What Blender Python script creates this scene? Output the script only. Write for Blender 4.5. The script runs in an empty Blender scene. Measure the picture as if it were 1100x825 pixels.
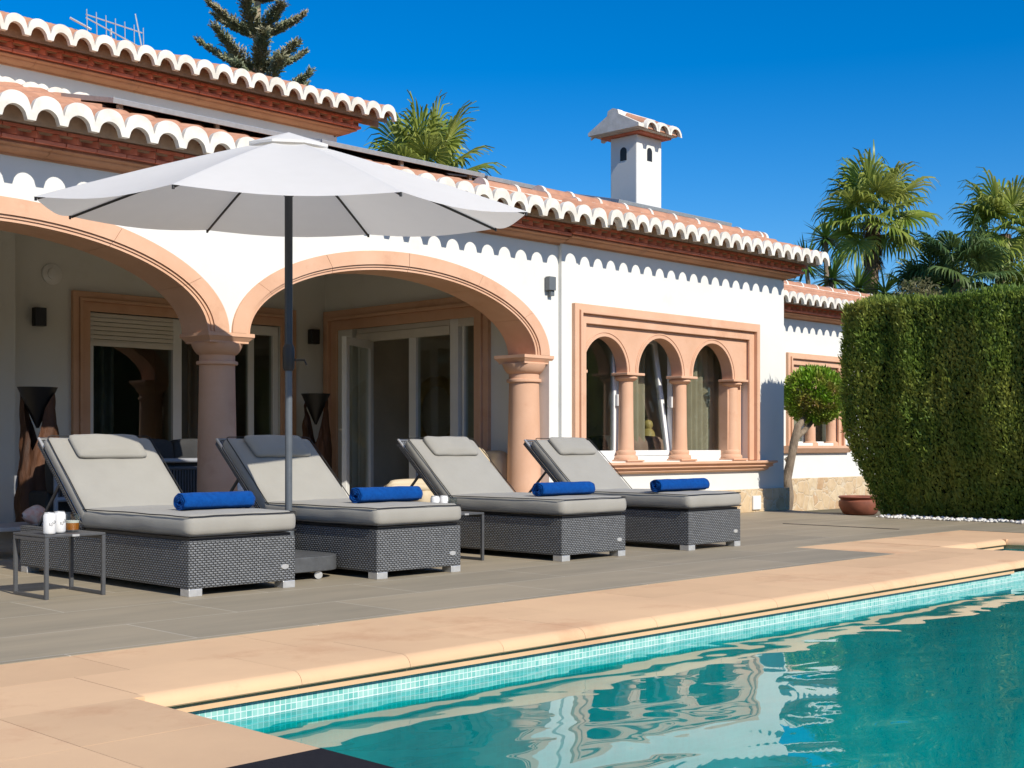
import bpy, bmesh, math, random
import numpy as np
from mathutils import Vector, Matrix, noise, Euler
from mathutils.geometry import tessellate_polygon
R = math.radians; PI = math.pi
rng = random.Random(7); nrg = np.random.default_rng(7)
sc = bpy.context.scene
COL = sc.collection
sc.render.engine = 'CYCLES'

# ------------------------------------------------------------------ helpers
class MB:
    def __init__(s): s.v = []; s.f = []
    def add(s, vs, fs):
        o = len(s.v); s.v.extend([tuple(p) for p in vs]); s.f.extend([[i+o for i in f] for f in fs]); return s
    def box(s, x0, x1, y0, y1, z0, z1, M=None):
        vs = [Vector(p) for p in ((x0,y0,z0),(x1,y0,z0),(x1,y1,z0),(x0,y1,z0),(x0,y0,z1),(x1,y0,z1),(x1,y1,z1),(x0,y1,z1))]
        if M is not None: vs = [M @ p for p in vs]
        return s.add(vs, [(0,3,2,1),(4,5,6,7),(0,1,5,4),(1,2,6,5),(2,3,7,6),(3,0,4,7)])
    def tube(s, pts, r, n=8, cap=True):
        pts = [Vector(p) for p in pts]; m = len(pts)
        rs = r if isinstance(r, (list, tuple)) else [r]*m
        vs = []; ref = None
        for i, p in enumerate(pts):
            t = (pts[min(i+1, m-1)] - pts[max(i-1, 0)]).normalized()
            if ref is None:
                ref = t.cross(Vector((0,0,1)))
                if ref.length < 1e-3: ref = t.cross(Vector((0,1,0)))
            a = (ref - t*ref.dot(t)).normalized(); ref = a; b = t.cross(a)
            for k in range(n):
                w = 2*PI*k/n; vs.append(p + (a*math.cos(w) + b*math.sin(w))*rs[i])
        fs = [(i*n+k, i*n+(k+1) % n, (i+1)*n+(k+1) % n, (i+1)*n+k) for i in range(m-1) for k in range(n)]
        if cap: fs += [tuple(range(n))[::-1], tuple((m-1)*n+k for k in range(n))]
        return s.add(vs, fs)
    def lathe(s, prof, c=(0,0,0), n=24, M=None, cap=True):
        vs = []
        for (r, z) in prof:
            for k in range(n):
                w = 2*PI*k/n; p = Vector((r*math.cos(w), r*math.sin(w), z))
                if M is not None: p = M @ p
                vs.append(p + Vector(c))
        m = len(prof)
        fs = [(i*n+k, i*n+(k+1) % n, (i+1)*n+(k+1) % n, (i+1)*n+k) for i in range(m-1) for k in range(n)]
        if cap: fs += [tuple(range(n))[::-1], tuple((m-1)*n+k for k in range(n))]
        return s.add(vs, fs)
    def extr(s, prof, fn, t0, t1):
        """closed 2-D profile (a,b) swept from t0 to t1; fn(a,b,t) -> point"""
        n = len(prof); vs = [fn(a, b, t0) for a, b in prof] + [fn(a, b, t1) for a, b in prof]
        fs = [(k, (k+1) % n, n+(k+1) % n, n+k) for k in range(n)] + [tuple(range(n))[::-1], tuple(range(n, 2*n))]
        return s.add(vs, fs)
    def plate(s, loops, fn, t0, t1):
        """polygon with holes, thickness t0..t1"""
        L3 = [[Vector((a, b, 0)) for a, b in l] for l in loops]
        tri = tessellate_polygon(L3); flat = [p for l in loops for p in l]; n = len(flat)
        vs = [fn(a, b, t0) for a, b in flat] + [fn(a, b, t1) for a, b in flat]
        fs = [tuple(t) for t in tri] + [tuple(i+n for i in t[::-1]) for t in tri]
        o = 0
        for l in loops:
            m = len(l)
            for k in range(m):
                a, b = o+k, o+(k+1) % m; fs.append((a, b, b+n, a+n))
            o += m
        return s.add(vs, fs)
    def build(s, name, m, parent=None, smooth=None, bevel=0, uv=False, recalc=True, bseg=2):
        me = bpy.data.meshes.new(name); me.from_pydata([tuple(p) for p in s.v], [], s.f); me.update()
        if recalc:
            bm = bmesh.new(); bm.from_mesh(me); bmesh.ops.recalc_face_normals(bm, faces=bm.faces); bm.to_mesh(me); bm.free()
        if uv: boxuv(me)
        for mm in (m if isinstance(m, (list, tuple)) else [m]): me.materials.append(mm)
        if smooth is not None:
            me.shade_smooth()
            if smooth < 180: me.set_sharp_from_angle(angle=R(smooth))
        o = bpy.data.objects.new(name, me); COL.objects.link(o)
        if parent is not None: o.parent = parent
        if bevel:
            b = o.modifiers.new('bevel', 'BEVEL'); b.width = bevel; b.segments = bseg; b.limit_method = 'ANGLE'; b.angle_limit = R(40)
            b.harden_normals = False
        return o
def boxuv(me):
    uvl = me.uv_layers.new(name='UVMap')
    co = np.empty(len(me.vertices)*3); me.vertices.foreach_get('co', co); co = co.reshape(-1, 3)
    for p in me.polygons:
        n = p.normal; a = abs(n.x), abs(n.y), abs(n.z)
        i, j = ((1, 2), (0, 2), (0, 1))[a.index(max(a))]
        for li in p.loop_indices:
            c = co[me.loops[li].vertex_index]; uvl.data[li].uv = (c[i], c[j])
def np_mesh(name, V, F, m, parent=None, mi=None, smooth=False):
    """V (n,3), F (k,4) or (k,3) arrays"""
    me = bpy.data.meshes.new(name); k = F.shape[1]
    me.vertices.add(len(V)); me.vertices.foreach_set('co', V.astype(np.float32).ravel())
    me.loops.add(F.size); me.loops.foreach_set('vertex_index', F.astype(np.int32).ravel())
    me.polygons.add(len(F)); me.polygons.foreach_set('loop_start', (np.arange(len(F))*k).astype(np.int32))
    for mm in (m if isinstance(m, (list, tuple)) else [m]): me.materials.append(mm)
    if mi is not None: me.polygons.foreach_set('material_index', mi.astype(np.int32))
    me.update(calc_edges=True); me.validate()
    if smooth: me.shade_smooth()
    o = bpy.data.objects.new(name, me); COL.objects.link(o)
    if parent is not None: o.parent = parent
    return o
def empty(name, loc=(0,0,0), rz=0):
    o = bpy.data.objects.new(name, None); COL.objects.link(o); o.location = loc; o.rotation_euler = (0,0,rz)
    o.empty_display_size = .1; return o
def tag(o, label, cat, group=None):
    o['label'] = label; o['category'] = cat
    if group: o['group'] = group
    return o
def struct(o, kind='structure'): o['kind'] = kind; return o
def copy_tree(o, parent=None):
    c = o.copy(); COL.objects.link(c); c.parent = parent
    for ch in list(o.children): copy_tree(ch, c)
    return c
XZ = lambda Y: None
def fy(a, b, t): return (a, t, b)      # profile in X,Z ; thickness along Y
def fx(a, b, t): return (t, a, b)      # profile in Y,Z ; thickness along X
def arc(cx, cz, ra, rb, a0, a1, n): return [(cx+ra*math.cos(R(a0+(a1-a0)*i/n)), cz+rb*math.sin(R(a0+(a1-a0)*i/n))) for i in range(n+1)]

# ------------------------------------------------------------------ materials
def nodes(name):
    m = bpy.data.materials.new(name); m.use_nodes = True; nt = m.node_tree; b = nt.nodes['Principled BSDF']
    return m, nt, b
def N(nt, typ, **kw):
    n = nt.nodes.new(typ)
    for k, v in kw.items():
        if k in n.inputs.keys(): n.inputs[k].default_value = v
        else: setattr(n, k, v)
    return n
def mixc(nt, fac, a, b, blend='MIX'):
    n = nt.nodes.new('ShaderNodeMix'); n.data_type = 'RGBA'; n.blend_type = blend
    for sock, v in ((n.inputs[0], fac), (n.inputs[6], a), (n.inputs[7], b)):
        if hasattr(v, 'links'): nt.links.new(v, sock)
        else: sock.default_value = v if isinstance(v, (int, float)) else (*v, 1) if len(v) == 3 else v
    return n.outputs[2]
def ramp(nt, src, a, b):
    n = nt.nodes.new('ShaderNodeMapRange'); n.inputs[1].default_value = a; n.inputs[2].default_value = b
    nt.links.new(src, n.inputs[0]); return n.outputs[0]
def M(name, base, col2=None, rough=.6, vs=4., bump=0., bs=60., metal=0., spec=.5, stretch=(1,1,1), dark=None, sheen=0, detail=5, thr=(.35,.65), bdist=.004):
    m, nt, b = nodes(name)
    tc = N(nt, 'ShaderNodeTexCoord'); mp = N(nt, 'ShaderNodeMapping'); mp.inputs['Scale'].default_value = stretch
    nt.links.new(tc.outputs['Object'], mp.inputs[0])
    c2 = col2 or tuple(min(1, x*.86) for x in base)
    nz = N(nt, 'ShaderNodeTexNoise', Scale=vs, Detail=detail, Roughness=.6); nt.links.new(mp.outputs[0], nz.inputs[0])
    c = mixc(nt, ramp(nt, nz.outputs[0], *thr), base, c2)
    if dark:
        n2 = N(nt, 'ShaderNodeTexNoise', Scale=dark[1], Detail=8., Roughness=.7); nt.links.new(mp.outputs[0], n2.inputs[0])
        c = mixc(nt, ramp(nt, n2.outputs[0], dark[2], dark[2]+.18), c, dark[0])
    nt.links.new(c, b.inputs['Base Color'])
    b.inputs['Roughness'].default_value = rough; b.inputs['Metallic'].default_value = metal; b.inputs['Specular IOR Level'].default_value = spec
    if sheen: b.inputs['Sheen Weight'].default_value = sheen
    if bump:
        n3 = N(nt, 'ShaderNodeTexNoise', Scale=bs, Detail=6., Roughness=.65); nt.links.new(mp.outputs[0], n3.inputs[0])
        bp = N(nt, 'ShaderNodeBump', Strength=bump, Distance=bdist); nt.links.new(n3.outputs[0], bp.inputs['Height']); nt.links.new(bp.outputs[0], b.inputs['Normal'])
    return m
def brickmat(name, c1, c2, cm, bw, rh, ms, offset=.5, rough=.5, bump=.5, bdist=.004, coord='UV', bias=0., var=None, spec=.5, squash=1., msm=.1, wob=0):
    m, nt, b = nodes(name)
    tc = N(nt, 'ShaderNodeTexCoord'); br = N(nt, 'ShaderNodeTexBrick')
    br.offset = offset; br.squash = squash
    br.inputs['Color1'].default_value = (*c1, 1); br.inputs['Color2'].default_value = (*c2, 1); br.inputs['Mortar'].default_value = (*cm, 1)
    br.inputs['Scale'].default_value = 1; br.inputs['Mortar Size'].default_value = ms; br.inputs['Mortar Smooth'].default_value = msm
    br.inputs['Brick Width'].default_value = bw; br.inputs['Row Height'].default_value = rh; br.inputs['Bias'].default_value = bias
    if wob:
        wn = N(nt, 'ShaderNodeTexNoise', Scale=38., Detail=2.); nt.links.new(tc.outputs[coord], wn.inputs[0])
        sb = N(nt, 'ShaderNodeVectorMath', operation='SUBTRACT'); sb.inputs[1].default_value = (.5,.5,.5); nt.links.new(wn.outputs['Color'], sb.inputs[0])
        sl = N(nt, 'ShaderNodeVectorMath', operation='SCALE'); sl.inputs['Scale'].default_value = wob*2; nt.links.new(sb.outputs[0], sl.inputs[0])
        ad = N(nt, 'ShaderNodeVectorMath', operation='ADD'); nt.links.new(tc.outputs[coord], ad.inputs[0]); nt.links.new(sl.outputs[0], ad.inputs[1]); nt.links.new(ad.outputs[0], br.inputs['Vector'])
    else: nt.links.new(tc.outputs[coord], br.inputs['Vector'])
    c = br.outputs['Color']
    if var:
        nz = N(nt, 'ShaderNodeTexNoise', Scale=var[1], Detail=6., Roughness=.65); mp = N(nt, 'ShaderNodeMapping'); mp.inputs['Scale'].default_value = var[3] if len(var) > 3 else (1,1,1)
        nt.links.new(tc.outputs['Object'], mp.inputs[0]); nt.links.new(mp.outputs[0], nz.inputs[0])
        c = mixc(nt, ramp(nt, nz.outputs[0], .35, .68), c, mixc(nt, 1., c, var[0], 'MULTIPLY'))
    nt.links.new(c, b.inputs['Base Color']); b.inputs['Roughness'].default_value = rough; b.inputs['Specular IOR Level'].default_value = spec
    if bump:
        inv = N(nt, 'ShaderNodeMath', operation='SUBTRACT'); inv.inputs[0].default_value = 1; nt.links.new(br.outputs['Fac'], inv.inputs[1])
        bp = N(nt, 'ShaderNodeBump', Strength=bump, Distance=bdist); nt.links.new(inv.outputs[0], bp.inputs['Height']); nt.links.new(bp.outputs[0], b.inputs['Normal'])
    return m
WHITE = M('white_render', (.73,.728,.69), (.695,.692,.65), rough=.85, vs=1.1, bump=.25, bs=55, spec=.2, dark=((.65,.64,.59), 2.2, .60))
WHITE2 = M('white_mortar', (.78,.745,.67), (.62,.58,.50), rough=.9, vs=7, bump=.4, bs=40, spec=.2)
STONE = M('pink_sandstone', (.69,.425,.285), (.635,.375,.24), rough=.8, vs=2.6, bump=.3, bs=45, spec=.25, dark=((.57,.315,.20), 3.2, .56))
CORN = M('cornice_stone', (.52,.27,.155), (.42,.21,.115), rough=.8, vs=3, bump=.3, bs=45, spec=.25, dark=((.36,.19,.11), 4., .56))
BRICK = M('red_brick', (.74,.25,.155), (.60,.18,.11), rough=.75, vs=9, bump=.3, bs=50, spec=.3)
TILE = M('clay_roof_tile', (.52,.27,.17), (.40,.20,.125), rough=.8, vs=6, bump=.35, bs=40, spec=.25, dark=((.30,.17,.11), 9., .60))
INFILL = M('clay_infill', (.50,.34,.22), (.40,.27,.17), rough=.9, vs=14, bump=.5, bs=40, spec=.2)
COPING = M('coping_stone', (.75,.495,.285), (.69,.45,.262), rough=.85, vs=1.7, bump=.22, bs=70, spec=.2, dark=((.60,.34,.19), 1.3, .54))
ALU = M('brushed_aluminium', (.72,.72,.70), rough=.38, vs=30, metal=.6)
PANELF = M('panel_frame_aluminium', (.48,.50,.51), rough=.4, vs=20, metal=.5)
DARKM = M('charcoal_metal', (.075,.078,.082), rough=.45, vs=20)
NAVY = M('dark_blue_metal', (.022,.027,.036), rough=.4, vs=20)
GREYM = M('grey_pole_metal', (.11,.125,.14), rough=.38, vs=20)
BLACK = M('black_metal', (.012,.012,.013), rough=.5, vs=20)
PVC = M('white_pvc', (.78,.78,.76), (.74,.74,.72), rough=.35, vs=5)
SHUT = M('cream_shutter', (.70,.66,.58), (.65,.61,.54), rough=.5, vs=5)
CANV = M('white_canvas', (.80,.80,.80), (.76,.76,.76), rough=.85, vs=2.5, bump=.25, bs=14, spec=.2, bdist=.02)
CUSH = M('grey_cushion_fabric', (.335,.322,.285), (.305,.292,.257), rough=.9, vs=3, bump=.35, bs=420, spec=.15, sheen=.15)
PIPE = M('black_piping', (.02,.02,.02), rough=.8)
TOWEL = M('blue_terry', (.004,.070,.29), (.003,.050,.22), rough=.95, vs=30, bump=.9, bs=260, spec=.05, sheen=.04)
BEIGE = M('beige_leather', (.60,.49,.33), (.53,.43,.28), rough=.6, vs=4, bump=.3, bs=30)
WOOD = M('carved_teak', (.115,.044,.017), (.035,.014,.006), rough=.7, vs=7, bump=1., bs=14, stretch=(1,1,.22), dark=((.018,.010,.006), 5., .55), bdist=.02)
POTM = M('red_clay_pot', (.30,.10,.06), (.22,.075,.045), rough=.6, vs=8)
SKIRT = M('dark_interior', (.10,.085,.07), rough=.9, vs=2)
INWALL = M('interior_plaster', (.62,.55,.45), rough=.9, vs=2)
CURT = M('grey_curtain', (.16,.17,.17), (.10,.11,.11), rough=.9, vs=3, detail=3)
TANC = M('tan_curtain', (.58,.49,.37), (.50,.41,.30), rough=.9, vs=3)
PINKC = M('rose_sofa_fabric', (.50,.32,.26), (.42,.26,.21), rough=.9, vs=5)
DARKF = M('dark_fabric', (.042,.042,.042), (.030,.030,.030), rough=.9, vs=5)
ROPE = M('grey_rope', (.09,.092,.097), rough=.9, vs=40, bump=.4, bs=200)
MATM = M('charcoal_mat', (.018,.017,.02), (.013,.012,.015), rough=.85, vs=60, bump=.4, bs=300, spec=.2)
CANM = M('white_can_paint', (.80,.80,.79), rough=.3, vs=5)
BEER = M('amber_beer', (.50,.16,.015), (.42,.12,.01), rough=.15, vs=5)
FOAM = M('beer_foam', (.8,.76,.66), rough=.8)
INK = M('black_ink', (.02,.02,.02), rough=.6)
PINK = M('pink_shell', (.72,.33,.22), (.75,.62,.5), rough=.5, vs=14)
GOLD = M('gold_leaf', (.55,.42,.2), rough=.3, vs=8, metal=.7)
BARK = M('grey_bark', (.30,.235,.17), (.16,.12,.085), rough=.95, vs=14, bump=.9, bs=30, stretch=(1,1,.35), bdist=.02)
PALMB = M('palm_bark', (.27,.185,.13), (.12,.085,.06), rough=.95, vs=11, bump=.9, bs=22, stretch=(1,1,2.2), bdist=.03)
SOIL = M('garden_ground', (.20,.16,.11), (.11,.10,.06), rough=.95, vs=.6, bump=.5, bs=20, dark=((.06,.08,.03), .4, .52))
PEB = M('white_pebble', (.75,.73,.69), (.60,.58,.54), rough=.8, vs=12)
PLINTH = None
def island_var(m, amt):
    nt = m.node_tree; b = nt.nodes['Principled BSDF']; src = b.inputs['Base Color'].links[0].from_socket
    g = N(nt, 'ShaderNodeNewGeometry'); h = N(nt, 'ShaderNodeHueSaturation'); r = N(nt, 'ShaderNodeMapRange'); r.inputs[3].default_value = 1-amt; r.inputs[4].default_value = 1+amt*.6
    nt.links.new(g.outputs['Random Per Island'], r.inputs[0]); nt.links.new(r.outputs[0], h.inputs['Value']); nt.links.new(src, h.inputs['Color']); nt.links.new(h.outputs[0], b.inputs['Base Color'])
island_var(COPING, .07); island_var(STONE, .035); island_var(BRICK, .14)
def voronoi_stone(name):
    m, nt, b = nodes(name)
    tc = N(nt, 'ShaderNodeTexCoord'); mp = N(nt, 'ShaderNodeMapping'); mp.inputs['Scale'].default_value = (5.5, 5.5, 5.0)
    nz = N(nt, 'ShaderNodeTexNoise', Scale=3.); nt.links.new(tc.outputs['Object'], mp.inputs[0]); nt.links.new(mp.outputs[0], nz.inputs[0])
    add = N(nt, 'ShaderNodeMixRGB', blend_type='LINEAR_LIGHT'); add.inputs[0].default_value = .18
    nt.links.new(mp.outputs[0], add.inputs[1]); nt.links.new(nz.outputs['Color'], add.inputs[2])
    v1 = N(nt, 'ShaderNodeTexVoronoi', feature='DISTANCE_TO_EDGE', Scale=1.); v2 = N(nt, 'ShaderNodeTexVoronoi', feature='F1', Scale=1.)
    for v in (v1, v2): nt.links.new(add.outputs[0], v.inputs['Vector'])
    sep = N(nt, 'ShaderNodeSeparateColor'); nt.links.new(v2.outputs['Color'], sep.inputs[0])
    c = mixc(nt, sep.outputs[0], (.66,.53,.35), (.58,.42,.25))
    c = mixc(nt, ramp(nt, sep.outputs[1], .7, .95), c, (.52,.35,.20))
    n2 = N(nt, 'ShaderNodeTexNoise', Scale=9., Detail=6.); nt.links.new(tc.outputs['Object'], n2.inputs[0])
    c = mixc(nt, ramp(nt, n2.outputs[0], .4, .75), c, mixc(nt, 1., c, (.8,.74,.66), 'MULTIPLY'))
    c = mixc(nt, ramp(nt, v1.outputs['Distance'], .035, .015), c, (.60,.50,.36))
    nt.links.new(c, b.inputs['Base Color']); b.inputs['Roughness'].default_value = .8
    bp = N(nt, 'ShaderNodeBump', Strength=.6, Distance=.012); nt.links.new(ramp(nt, v1.outputs['Distance'], .0, .08), bp.inputs['Height']); nt.links.new(bp.outputs[0], b.inputs['Normal'])
    return m
PLINTH = voronoi_stone('cream_crazy_stone')
def weave(name, dark, mid, light, bw, rh):
    m, nt, b = nodes(name); tc = N(nt, 'ShaderNodeTexCoord'); sx = N(nt, 'ShaderNodeSeparateXYZ'); nt.links.new(tc.outputs['UV'], sx.inputs[0])
    def mt(op, a, c=None):
        n = N(nt, 'ShaderNodeMath', operation=op)
        for k, v in enumerate((a, c)):
            if v is None: continue
            if hasattr(v, 'links'): nt.links.new(v, n.inputs[k])
            else: n.inputs[k].default_value = v
        return n.outputs[0]
    u = mt('DIVIDE', sx.outputs[0], bw); v = mt('DIVIDE', sx.outputs[1], rh); fv = mt('FLOOR', v)
    par = mt('MULTIPLY', mt('MODULO', fv, 2.), .5); uu = mt('ADD', u, par)
    hu = mt('ABSOLUTE', mt('SINE', mt('MULTIPLY', uu, PI))); hv = mt('SINE', mt('MULTIPLY', mt('SUBTRACT', v, fv), PI)); H = mt('MULTIPLY', mt('POWER', hu, .6), mt('POWER', mt('ABSOLUTE', hv), .5))
    wn = N(nt, 'ShaderNodeTexWhiteNoise', noise_dimensions='2D'); cb = N(nt, 'ShaderNodeCombineXYZ'); nt.links.new(mt('FLOOR', uu), cb.inputs[0]); nt.links.new(fv, cb.inputs[1]); nt.links.new(cb.outputs[0], wn.inputs['Vector'])
    c = mixc(nt, mt('MULTIPLY', wn.outputs['Value'], .8), mid, light); c = mixc(nt, ramp(nt, H, .30, .75), dark, c)
    nt.links.new(c, b.inputs['Base Color']); b.inputs['Roughness'].default_value = .45
    bp = N(nt, 'ShaderNodeBump', Strength=1., Distance=.006); nt.links.new(H, bp.inputs['Height']); nt.links.new(bp.outputs[0], b.inputs['Normal'])
    return m
WICK = weave('grey_wicker', (.018,.019,.02), (.16,.167,.172), (.225,.234,.24), .028, .0128)
MOSA = brickmat('teal_mosaic', (.16,.50,.45), (.42,.69,.62), (.78,.83,.80), .024, .024, .0017, offset=0., rough=.25, bump=.3, bdist=.001, bias=.1, var=((.62,.85,.86), 9.), msm=.0)
MOSAF = brickmat('deep_mosaic', (.008,.42,.41), (.014,.47,.455), (.016,.49,.47), .024, .024, .0014, offset=0., rough=.4, bump=0, var=((.38,.56,.62), .7, 0, (1,2.4,1)))  # broad stretched noise paints caustic and depth light patches into the tile colour
TERR = brickmat('taupe_porcelain', (.39,.322,.222), (.325,.275,.195), (.56,.50,.40), 1.2, .6, .0034, offset=.5, rough=.62, bump=.25, bdist=.002, coord='Object', var=((.80,.82,.83), 1.5, 0, (.55,3.2,1)), spec=.35)
def canopy_mat():
    m, nt, b = nodes('umbrella_canvas')
    tc = N(nt, 'ShaderNodeTexCoord'); nz = N(nt, 'ShaderNodeTexNoise', Scale=7., Detail=4.); nt.links.new(tc.outputs['Object'], nz.inputs[0])
    c = mixc(nt, ramp(nt, nz.outputs[0], .3, .7), (.90,.885,.85), (.87,.855,.82)); nt.links.new(c, b.inputs['Base Color'])
    b.inputs['Roughness'].default_value = .85; b.inputs['Specular IOR Level'].default_value = .15
    tr = N(nt, 'ShaderNodeBsdfTranslucent'); tr.inputs[0].default_value = (.85,.81,.73,1)
    mx = N(nt, 'ShaderNodeMixShader'); mx.inputs[0].default_value = .38
    nt.links.new(b.outputs[0], mx.inputs[1]); nt.links.new(tr.outputs[0], mx.inputs[2]); nt.links.new(mx.outputs[0], nt.nodes['Material Output'].inputs[0])
    return m
CANOPY = canopy_mat()
def glass_mat(name, tint, ior=1.5, rough=0., trans_dark=1.):
    m = bpy.data.materials.new(name); m.use_nodes = True; nt = m.node_tree; nt.nodes.clear()
    out = N(nt, 'ShaderNodeOutputMaterial'); t = N(nt, 'ShaderNodeBsdfTransparent'); t.inputs[0].default_value = (*tint, 1)
    g = N(nt, 'ShaderNodeBsdfGlossy'); g.inputs['Roughness'].default_value = rough; g.inputs[0].default_value = (1,1,1,1)
    # two-sided Schlick reflectance (a Fresnel node would turn opaque seen from inside)
    geo = N(nt, 'ShaderNodeNewGeometry'); fr = N(nt, 'ShaderNodeVectorMath', operation='DOT_PRODUCT'); mx = N(nt, 'ShaderNodeMixShader')
    nt.links.new(geo.outputs['Incoming'], fr.inputs[0]); nt.links.new(geo.outputs['Normal'], fr.inputs[1])
    f0 = ((ior-1)/(ior+1))**2
    def mth(op, a, b=None):
        n = N(nt, 'ShaderNodeMath', operation=op)
        for k, v in enumerate((a, b)):
            if v is None: continue
            if hasattr(v, 'links'): nt.links.new(v, n.inputs[k])
            else: n.inputs[k].default_value = v
        return n.outputs[0]
    c_ = mth('SUBTRACT', 1., mth('ABSOLUTE', fr.outputs['Value'])); p5 = mth('POWER', mth('MAXIMUM', c_, 0.), 5.)
    R_ = mth('ADD', mth('MULTIPLY', p5, 1-f0), f0)
    nt.links.new(R_, mx.inputs[0]); nt.links.new(t.outputs[0], mx.inputs[1]); nt.links.new(g.outputs[0], mx.inputs[2]); nt.links.new(mx.outputs[0], out.inputs[0])
    return m, nt, fr, g
GLASS = glass_mat('window_glass', (.80,.83,.81), 1.6)[0]
CUP = glass_mat('clear_glass', (.90,.93,.93), 1.55)[0]
def water_mat():
    m, nt, fr, g = glass_mat('pool_water', (.04,.74,.76), 1.5)
    tc = N(nt, 'ShaderNodeTexCoord')
    hs = []
    for sc_, rot, amp, st in ((1.15, 20, 1., (1,1.7,1)), (2.9, -35, .27, (1,1.5,1)), (.5, 60, 1.3, (1,1.4,1))):
        mp = N(nt, 'ShaderNodeMapping'); mp.inputs['Scale'].default_value = st; mp.inputs['Rotation'].default_value = (0,0,R(rot))
        nz = N(nt, 'ShaderNodeTexNoise', Scale=sc_, Detail=1.2, Roughness=.4, Distortion=.6)
        nt.links.new(tc.outputs['Object'], mp.inputs[0]); nt.links.new(mp.outputs[0], nz.inputs[0])
        mu = N(nt, 'ShaderNodeMath', operation='MULTIPLY'); mu.inputs[1].default_value = amp; nt.links.new(nz.outputs[0], mu.inputs[0]); hs.append(mu.outputs[0])
    a = N(nt, 'ShaderNodeMath', operation='ADD'); nt.links.new(hs[0], a.inputs[0]); nt.links.new(hs[1], a.inputs[1])
    a2 = N(nt, 'ShaderNodeMath', operation='ADD'); nt.links.new(a.outputs[0], a2.inputs[0]); nt.links.new(hs[2], a2.inputs[1])
    bp = N(nt, 'ShaderNodeBump', Strength=1., Distance=.012); nt.links.new(a2.outputs[0], bp.inputs['Height'])
    nt.links.new(bp.outputs[0], g.inputs['Normal']); nt.links.new(bp.outputs[0], fr.inputs[1])
    return m
WATER = water_mat()
def leaf_mat(name, c1, c2, c3, rough=.5, trans=.25, vs=1.2):
    m, nt, b = nodes(name)
    geo = N(nt, 'ShaderNodeNewGeometry'); tc = N(nt, 'ShaderNodeTexCoord'); nz = N(nt, 'ShaderNodeTexNoise', Scale=vs, Detail=3.)
    nt.links.new(tc.outputs['Object'], nz.inputs[0])
    c = mixc(nt, geo.outputs['Random Per Island'], c1, c2); c = mixc(nt, ramp(nt, nz.outputs[0], .42, .70), c, c3)
    nt.links.new(c, b.inputs['Base Color']); b.inputs['Roughness'].default_value = rough; b.inputs['Specular IOR Level'].default_value = .35
    tr = N(nt, 'ShaderNodeBsdfTranslucent'); nt.links.new(c, tr.inputs[0]); mx = N(nt, 'ShaderNodeMixShader'); mx.inputs[0].default_value = trans
    nt.links.new(b.outputs[0], mx.inputs[1]); nt.links.new(tr.outputs[0], mx.inputs[2]); nt.links.new(mx.outputs[0], nt.nodes['Material Output'].inputs[0])
    return m
HEDGE = leaf_mat('cypress_leaf', (.12,.20,.034), (.24,.34,.055), (.34,.37,.075), vs=1.6, trans=.4)
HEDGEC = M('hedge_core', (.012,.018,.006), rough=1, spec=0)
TOPI = leaf_mat('topiary_leaf', (.14,.29,.018), (.24,.39,.03), (.30,.22,.055), vs=3.5)
PALML = leaf_mat('palm_leaf', (.14,.23,.035), (.27,.35,.05), (.40,.40,.10), rough=.4, vs=.7, trans=.35)
PALMD = leaf_mat('dark_palm_leaf', (.05,.11,.042), (.09,.16,.055), (.15,.20,.05), rough=.4, vs=.7)
PINE = leaf_mat('pine_needle', (.20,.24,.13), (.32,.33,.20), (.36,.31,.19), rough=.6, vs=1.5, trans=.1)
YUC = leaf_mat('yucca_leaf', (.05,.12,.02), (.10,.19,.03), (.13,.2,.05), rough=.4, vs=1.2, trans=.15)
DEAD = M('dead_frond', (.22,.15,.09), (.13,.09,.055), rough=.9, vs=9)

# ------------------------------------------------------------------ ground, terrace, pool
mb = MB()
X0, X1, Y0, Y1 = 2.0, 12.2, -7.2, 5.0
for (a, b, c, d) in ((-300,X0,-300,300), (X1,300,-300,300), (X0,X1,-300,Y0), (X0,X1,Y1,300)):
    mb.add([(a,c,-.2),(b,c,-.2),(b,d,-.2),(a,d,-.2)], [(0,1,2,3)])
struct(mb.build('ground', SOIL, recalc=False))
# terrace (taupe porcelain), one slab with the pool surround cut out
terr = [(-8,-9),(1.0,-9),(1.0,4.752),(8.996,4.752),(8.996,5.634),(11.974,5.634),(11.974,-9),(13.35,-9),(13.35,7.24),(14.12,8.92),(14.12,9.2),(14.12,12.85),(-8,12.85)]
MB().plate([terr], lambda a, b, t: (a, b, t), -.19, 0).build('terrace', TERR)
o = bpy.data.objects['terrace']; struct(o)
MB().box(11.60,11.632,6.1,7.4,0,.004).build('terrace_drain', BLACK); struct(bpy.data.objects['terrace_drain'])

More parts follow.
